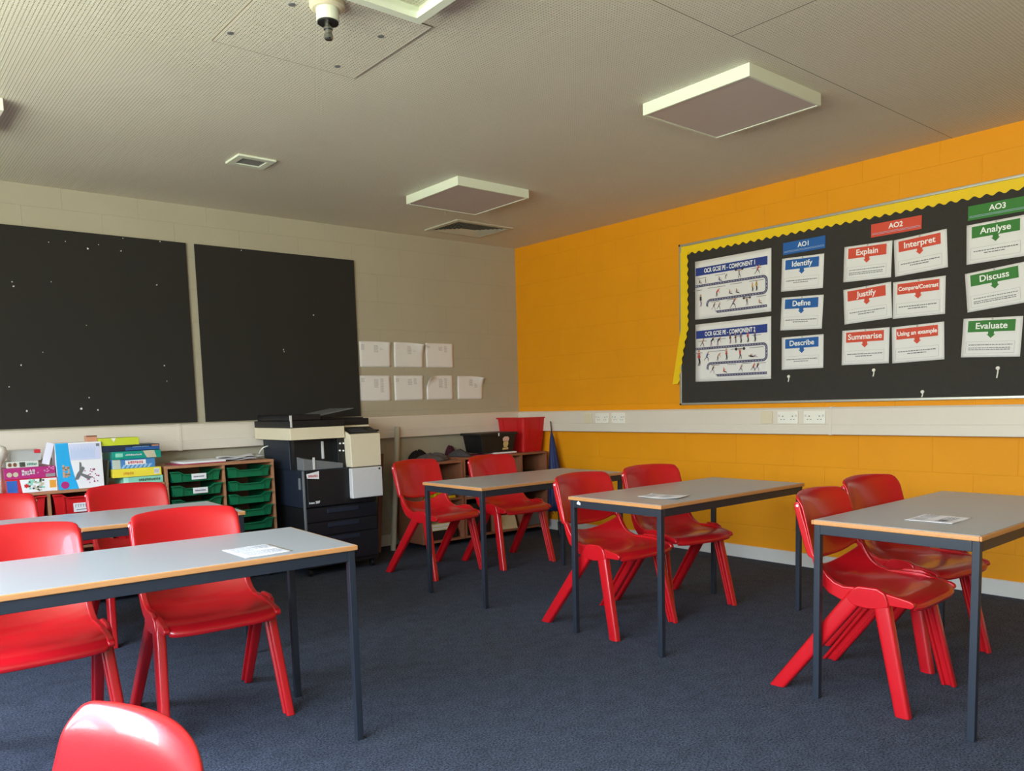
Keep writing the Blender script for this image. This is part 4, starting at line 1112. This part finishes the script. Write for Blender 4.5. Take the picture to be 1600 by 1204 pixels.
# scanner slab with chamfered left front corner
scan = [(-.075, .10), (-.050, -.004), (.345, -.012), (.345, D), (-.075, D)]
scan = [(-.070, .0), (.345, .0), (.345, .095), (.60, .095), (.60, D), (-.070, D)]
MB().prism(scan, 'z', .966, 1.050).build('scanner', M_cream, t, bevel=.004)
MB().prism(scan, 'z', 1.051, 1.098).build('scanner_lid', M_black, t, bevel=.003)
MB().box(-.062, .17, .010, D - .04, 1.0985, 1.140).build('document_feeder', M_black, t, bevel=.006)
MB().box(-.066, -.052, -.003, .0095, 1.054, 1.136).build('feeder_strip', M_pgrey, t, bevel=.001)
MB().prism([(.17, 1.0985), (.56, 1.0985), (.56, 1.106), (.40, 1.108), (.17, 1.12)], 'y', .10, D - .04).build('feeder_base', M_black, t, bevel=.003)
MB().hexa([(.17, .06, 1.124), (.46, .06, 1.172), (.46, .42, 1.172), (.17, .42, 1.124)], [(.17, .06, 1.129), (.46, .06, 1.177), (.46, .42, 1.177), (.17, .42, 1.129)]).build('feeder_tray', M_mgrey, t, bevel=.001)
# control tower on the right
pb = [(.350, .085), (.350, -.060), (.605, -.060), (.605, .085)]
MB().hexa([(.360, -.055, .752), (.602, -.055, .752), (.602, .085, .752), (.360, .085, .752)], [(.352, -.060, .985), (.602, -.060, .985), (.602, .09, 1.035), (.352, .09, 1.035)]).build('control_tower', M_cream, t, bevel=.006)
cp = MB().hexa([(.358, -.045, .991), (.598, -.045, .991), (.598, .085, 1.0345), (.358, .085, 1.0345)], [(.358, -.045, .994), (.598, -.045, .994), (.598, .085, 1.0375), (.358, .085, 1.0375)]).build('control_panel', M_black, t, bevel=.001)
MB().hexa([(.385, -.020, 1.0025), (.520, -.020, 1.0025), (.520, .060, 1.0290), (.385, .060, 1.0290)], [(.385, -.020, 1.0035), (.520, -.020, 1.0035), (.520, .060, 1.0300), (.385, .060, 1.0300)]).build('screen', mat('screen_glass', (70, 70, 74), rough=.15), cp)
MB().box(.603, .640, .02, .09, 1.000, 1.012).build('side_shelf', M_black, t, bevel=.002)
MB().box(.352, .604, -.062, -.0145, .528, .746).build('lower_door', M_pgrey, t, bevel=.008, seg=3)
MB().box(.572, .586, -.0635, -.0618, .724, .737).build('indicator', M_black, t)
# cable beside the copier
c = MB().tube([(-2.66, -.13, .835), (-2.665, -.14, .85), (-2.66, -.16, .88), (-2.645, -.18, .905), (-2.6120, -.19, .915)], .005, 8).build('power_cable', M_white, sm=True)
tag(c, 'thin white cable curving out beside the photocopier above the green trays', 'cable')
# leaning tubes
c = MB().cyl((-1.628, -.262, .0), (-1.425, -.083, 1.004), .0225, n=24)
c = c.build('cardboard_tube', mat('grey_white_card', (182, 176, 160), rough=.6), sm=False, bevel=.002)
tag(c, 'pale upright tube leaning on the wall beside the photocopier', 'tube')
c = MB().hexa([(-1.760, -.235, 0), (-1.725, -.235, 0), (-1.725, -.215, 0), (-1.760, -.215, 0)], [(-1.570, -.020, .785), (-1.530, -.020, .785), (-1.530, -.002, .785), (-1.570, -.002, .785)]).build('wooden_board', mat('dull_red_wood', (122, 82, 72), rough=.7), bevel=.002)
tag(c, 'dull reddish-brown board leaning on the wall behind the photocopier', 'board')

# ------------------------------------------------------------------ bookshelves in the corner
b1 = unit('bookshelf', -1.453, -1.028, -0.45, 0.712, 'small brown bookcase at the left of the corner pair, with clothing on top', [], castor=.045, dm=M_woodd, cat='bookcase')
MB().box(.018, .407, .004, .37, .385, .401).build('shelf', M_woodd, b1)
b2 = unit('bookshelf', -1.020, -0.062, -0.45, 0.731, 'long brown bookcase in the corner carrying the black box and red tub', [-.70, -.372], castor=.045, dm=M_woodd, cat='bookcase')
for a_, b_ in ((-1.002, -.709), (-.691, -.381), (-.363, -.080)):
    MB().box(a_ + 1.02, b_ + 1.02, .004, .37, .375, .391).build('shelf', M_woodd, b2)
def simple(name, x0, x1, y0, y1, z0, z1, m, label, cat, group=None, bv=.002, rz=0):
    o = MB().box(x0, x1, y0, y1, 0, z1 - z0).build(name, m, bevel=bv); o.location = (0, 0, z0); return tag(o, label, cat, group)
simple('yellow_folder', -1.425, -1.10, -.43, -.20, .4015, .422, mat('yellow_card', (226, 196, 10), rough=.5), 'yellow folder lying flat on the shelf of the small bookcase', 'folder')
for k in range(6):
    o = MB().box(-.014, .014, 0, .2, 0, .10 + .006 * (k % 3)).build('yellow_booklet', mat('yellow_card', (226, 196, 10)) if k < 4 else M_mgrey, bevel=.001)
    o.location = (-1.30 + .031 * k, -.43, .423); tag(o, 'booklet with a %s spine standing in the small bookcase' % ('yellow' if k < 4 else 'grey'), 'booklet', 'booklets standing in the small bookcase')
for k in range(5):
    o = MB().box(-.15, .15, -.11, .11, 0, .010).build('paper_wad', M_paper if k % 2 else mat('cream_paper', (226, 214, 160), rough=.7), bevel=.001)
    o.location = (-1.262 + .006 * ((k * 3) % 4), -.30 + .004 * k, .14 + .0105 * k); o.rotation_euler = (0, 0, .03 * ((k * 2) % 5 - 2))
    tag(o, 'wad of paper in the pile at the bottom of the small bookcase', 'papers', 'paper pile at the bottom of the small bookcase')
simple('black_case', -1.425, -1.09, -.42, -.14, .0635, .139, M_black, 'flat black case under the paper pile in the small bookcase', 'case')
for k in range(7):
    o = MB().box(-.11, .11, -.14, .14, 0, .022).build('paper_ream', M_pgrey, bevel=.002)
    o.location = (-.875 + .003 * (k % 2), -.29, .3915 + .0225 * k + .0); tag(o, 'grey-white wad in the stack on the left shelf of the long bookcase', 'papers', 'grey paper stack in the long bookcase')
simple('black_crate', -.98, -.74, -.42, -.12, .0635, .33, M_black, 'black plastic crate at the bottom left of the long bookcase', 'crate')
simple('dark_bag', -.345, -.12, -.40, -.12, .3915, .56, M_dark, 'dark bag inside the upper right bay of the long bookcase', 'bag', bv=.03)
o = MB().hexa([(-.11, -.004, 0), (.11, -.004, 0), (.11, .004, 0), (-.11, .004, 0)], [(-.11, .046, .12), (.11, .046, .12), (.11, .054, .12), (-.11, .054, .12)]).build('cream_card', mat('cream_card', (200, 180, 140), rough=.6), bevel=.001)
o.location = (-.54, -.42, .0635); o.rotation_euler = (0, 0, -.15); tag(o, 'cream card propped in the lower middle bay of the long bookcase', 'card')
simple('grey_box', -.35, -.10, -.41, -.15, .0635, .21, M_mgrey, 'grey box in the bottom right bay of the long bookcase', 'box')

# clothing heap
def heap(name, cx, cy, z0, a, b, h, m, label, seed, rz=0, cat='clothing'):
    rr_ = random.Random(seed); N1, N2 = 36, 12; rings = []
    ph = [rr_.uniform(0, 6.28) for _ in range(6)]
    for j in range(N2 + 1):
        v = j / N2; ring = []
        for i in range(N1):
            th = 2 * math.pi * i / N1
            fold = 1 + .10 * math.sin(3 * th + ph[0]) + .06 * math.sin(7 * th + ph[1] + v * 3) + .03 * math.sin(13 * th + ph[2])
            r_ = math.sqrt(max(0, 1 - (v ** 1.8))) if j < N2 else 0.02
            r_ = max(r_, .02)
            hz = h * v * (1 + .18 * math.sin(2 * th + ph[3]) + .10 * math.sin(5 * th + ph[4]))
            ring.append((a * r_ * fold * math.cos(th), b * r_ * fold * math.sin(th), hz if j else 0))
        rings.append(ring)
    o = MB().loft(rings).build(name, m, sm=True, sub=1)
    o.location = (cx, cy, z0); o.rotation_euler = (0, 0, rz); return tag(o, label, cat)
heap('folded_jacket', -1.195, -.25, .7125, .150, .13, .058, mat('grey_cloth', (92, 86, 88), rough=.95, var=.25, vscale=30), 'crumpled grey jacket on top of the small bookcase', 1)
heap('dark_scarf', -1.21, -.043, .7125, .10, .022, .075, mat('black_cloth', (26, 20, 24), rough=.95), 'dark cloth bundle behind the grey jacket', 4)
heap('folded_jumper', -.925, -.27, .7315, .086, .13, .055, mat('charcoal_cloth', (70, 66, 70), rough=.95, var=.2, vscale=30), 'charcoal jumper on the long bookcase, left of the black box', 2)
heap('maroon_cloth', -.865, -.05, .7315, .05, .035, .075, mat('maroon_cloth', (70, 22, 40), rough=.95), 'small maroon cloth behind the charcoal jumper', 3)
# papers under the black box
simple('pink_folder', -.80, -.47, -.4485, -.20, .7315, .738, mat('pink_card', (170, 40, 84)), 'dark pink folder under the black box', 'folder')
simple('white_booklet', -.66, -.425, -.449, -.22, .7385, .752, M_paper, 'white booklet between the pink folder and the black box', 'booklet', bv=.004)
# black box
t = thing('black_box', 'black tapered plastic box with a gold and pink emblem sticker', 'storage box', (-.620, -.300, .7525))
MB().hexa([(-.170, -.125, 0), (.170, -.125, 0), (.170, .115, 0), (-.170, .115, 0)], [(-.200, -.140, .165), (.200, -.140, .165), (.200, .125, .165), (-.200, .125, .165)]).build('box_body', M_black, t, bevel=.006)
MB().hexa([(-.215, -.150, .150), (.212, -.150, .150), (.212, .135, .150), (-.215, .135, .150)], [(-.215, -.150, .172), (.212, -.150, .172), (.212, .135, .172), (-.215, .135, .172)]).build('lid', M_black, t, bevel=.004)
MB().box(-.016, -.004, -.156, -.150, .142, .170).build('clasp', M_pgrey, t, bevel=.002)
def emb(pts, m, nm, y0=-.1405):
    MB().add([(x, -.131 - .0905 * z - .0006 if False else -.1262 - .0909 * z - .0012, z) for x, z in pts], [tuple(range(len(pts)))]).build(nm, m, t, solid=.0006)
M_gold = mat('gold_print', (206, 178, 120), rough=.5); M_pinkp = mat('pale_pink_print', (222, 178, 168), rough=.5)
emb([(.045, .020), (.110, .020), (.112, .035), (.098, .040), (.047, .036)], M_gold, 'emblem_base')
emb([(.060, .042), (.098, .042), (.112, .070), (.106, .092), (.056, .092), (.052, .068)], M_gold, 'emblem_shield')
emb([(.048, .096), (.112, .094), (.120, .118), (.104, .134), (.066, .134), (.046, .120)], M_pinkp, 'emblem_crest')
# red tub
t = thing('red_tub', 'tall red plastic storage tub in the room corner on the long bookcase', 'storage tub', (-.172, -.225, .7315))
def rr_ring(a_, b_, r_, z, n_=5):
    pts = []
    for cx, cy, s in ((a_ - r_, b_ - r_, 0), (-a_ + r_, b_ - r_, 1), (-a_ + r_, -b_ + r_, 2), (a_ - r_, -b_ + r_, 3)):
        for k in range(n_ + 1):
            th = math.pi / 2 * (s + k / n_); pts.append((cx + r_ * math.cos(th), cy + r_ * math.sin(th), z))
    return pts
MB().loft([rr_ring(.120, .155, .03, 0), rr_ring(.140, .190, .03, .30), rr_ring(.137, .187, .03, .30), rr_ring(.117, .152, .03, .004)]).build('tub_body', M_redtub, t, sm=False)
rim_ = MB().loft([rr_ring(.139, .189, .03, .30), rr_ring(.158, .200, .035, .300), rr_ring(.160, .202, .035, .312), rr_ring(.138, .188, .03, .314)], cap=False); rim_.build('rim', M_redtub, t, solid=.002)
for s in (-1, 1):
    for q in (-1, 1):
        MB().hexa([(s * .118, q * .09 - .008, .02), (s * .124, q * .09 - .008, .02), (s * .124, q * .09 + .008, .02), (s * .118, q * .09 + .008, .02)], [(s * .139, q * .10 - .008, .29), (s * .145, q * .10 - .008, .29), (s * .145, q * .10 + .008, .29), (s * .139, q * .10 + .008, .29)]).build('rib', M_redtub, t)
for q in (-.07, .07):
    MB().hexa([(q - .008, -.158, .02), (q + .008, -.158, .02), (q + .008, -.150, .02), (q - .008, -.150, .02)], [(q - .008, -.195, .29), (q + .008, -.195, .29), (q + .008, -.186, .29), (q - .008, -.186, .29)]).build('rib', M_redtub, t)
# umbrella leaning in the corner
P0 = Vector((-.20, -.745, 0)); P1 = Vector((-.075, -.520, 1.005)); ax = (P1 - P0).normalized()
rot = Vector((0, 0, 1)).rotation_difference(ax).to_matrix().to_4x4(); LL = (P1 - P0).length
t = thing('umbrella', 'furled dark blue umbrella leaning in the corner against the orange wall', 'umbrella', mw=Matrix.Translation(P0) @ rot)
rings = []
for j in range(11):
    v = j / 10; z = .22 + (LL - .32) * v
    R_ = .070 * (1 - v) ** .7 + .007; ring = []
    for i in range(40):
        th = 2 * math.pi * i / 40; ring.append((R_ * (1 + .22 * math.sin(8 * th + 2.5 * v) * (1 - v)) * math.cos(th), R_ * (1 + .22 * math.sin(8 * th + 2.5 * v) * (1 - v)) * math.sin(th), z))
    rings.append(ring)
MB().loft(rings).build('canopy', mat('blue_nylon', (26, 46, 98), rough=.55, var=.15, vscale=15), t, sm=True)
MB().cyl((0, 0, LL - .11), (0, 0, LL - .002), .006, .004, n=12).build('ferrule', M_black, t)
MB().cyl((0, 0, .05), (0, 0, .24), .006, n=10).build('shaft', M_black, t)
MB().cyl((0, 0, .002), (0, 0, .12), .014, n=14).build('handle', M_black, t, bevel=.003)
for i in range(4):
    th = 1.57 * i + .4
    MB().cyl((.05 * math.cos(th), .05 * math.sin(th), .19), (.058 * math.cos(th), .058 * math.sin(th), .235), .003, n=6).build('rib_tip', M_black, t)
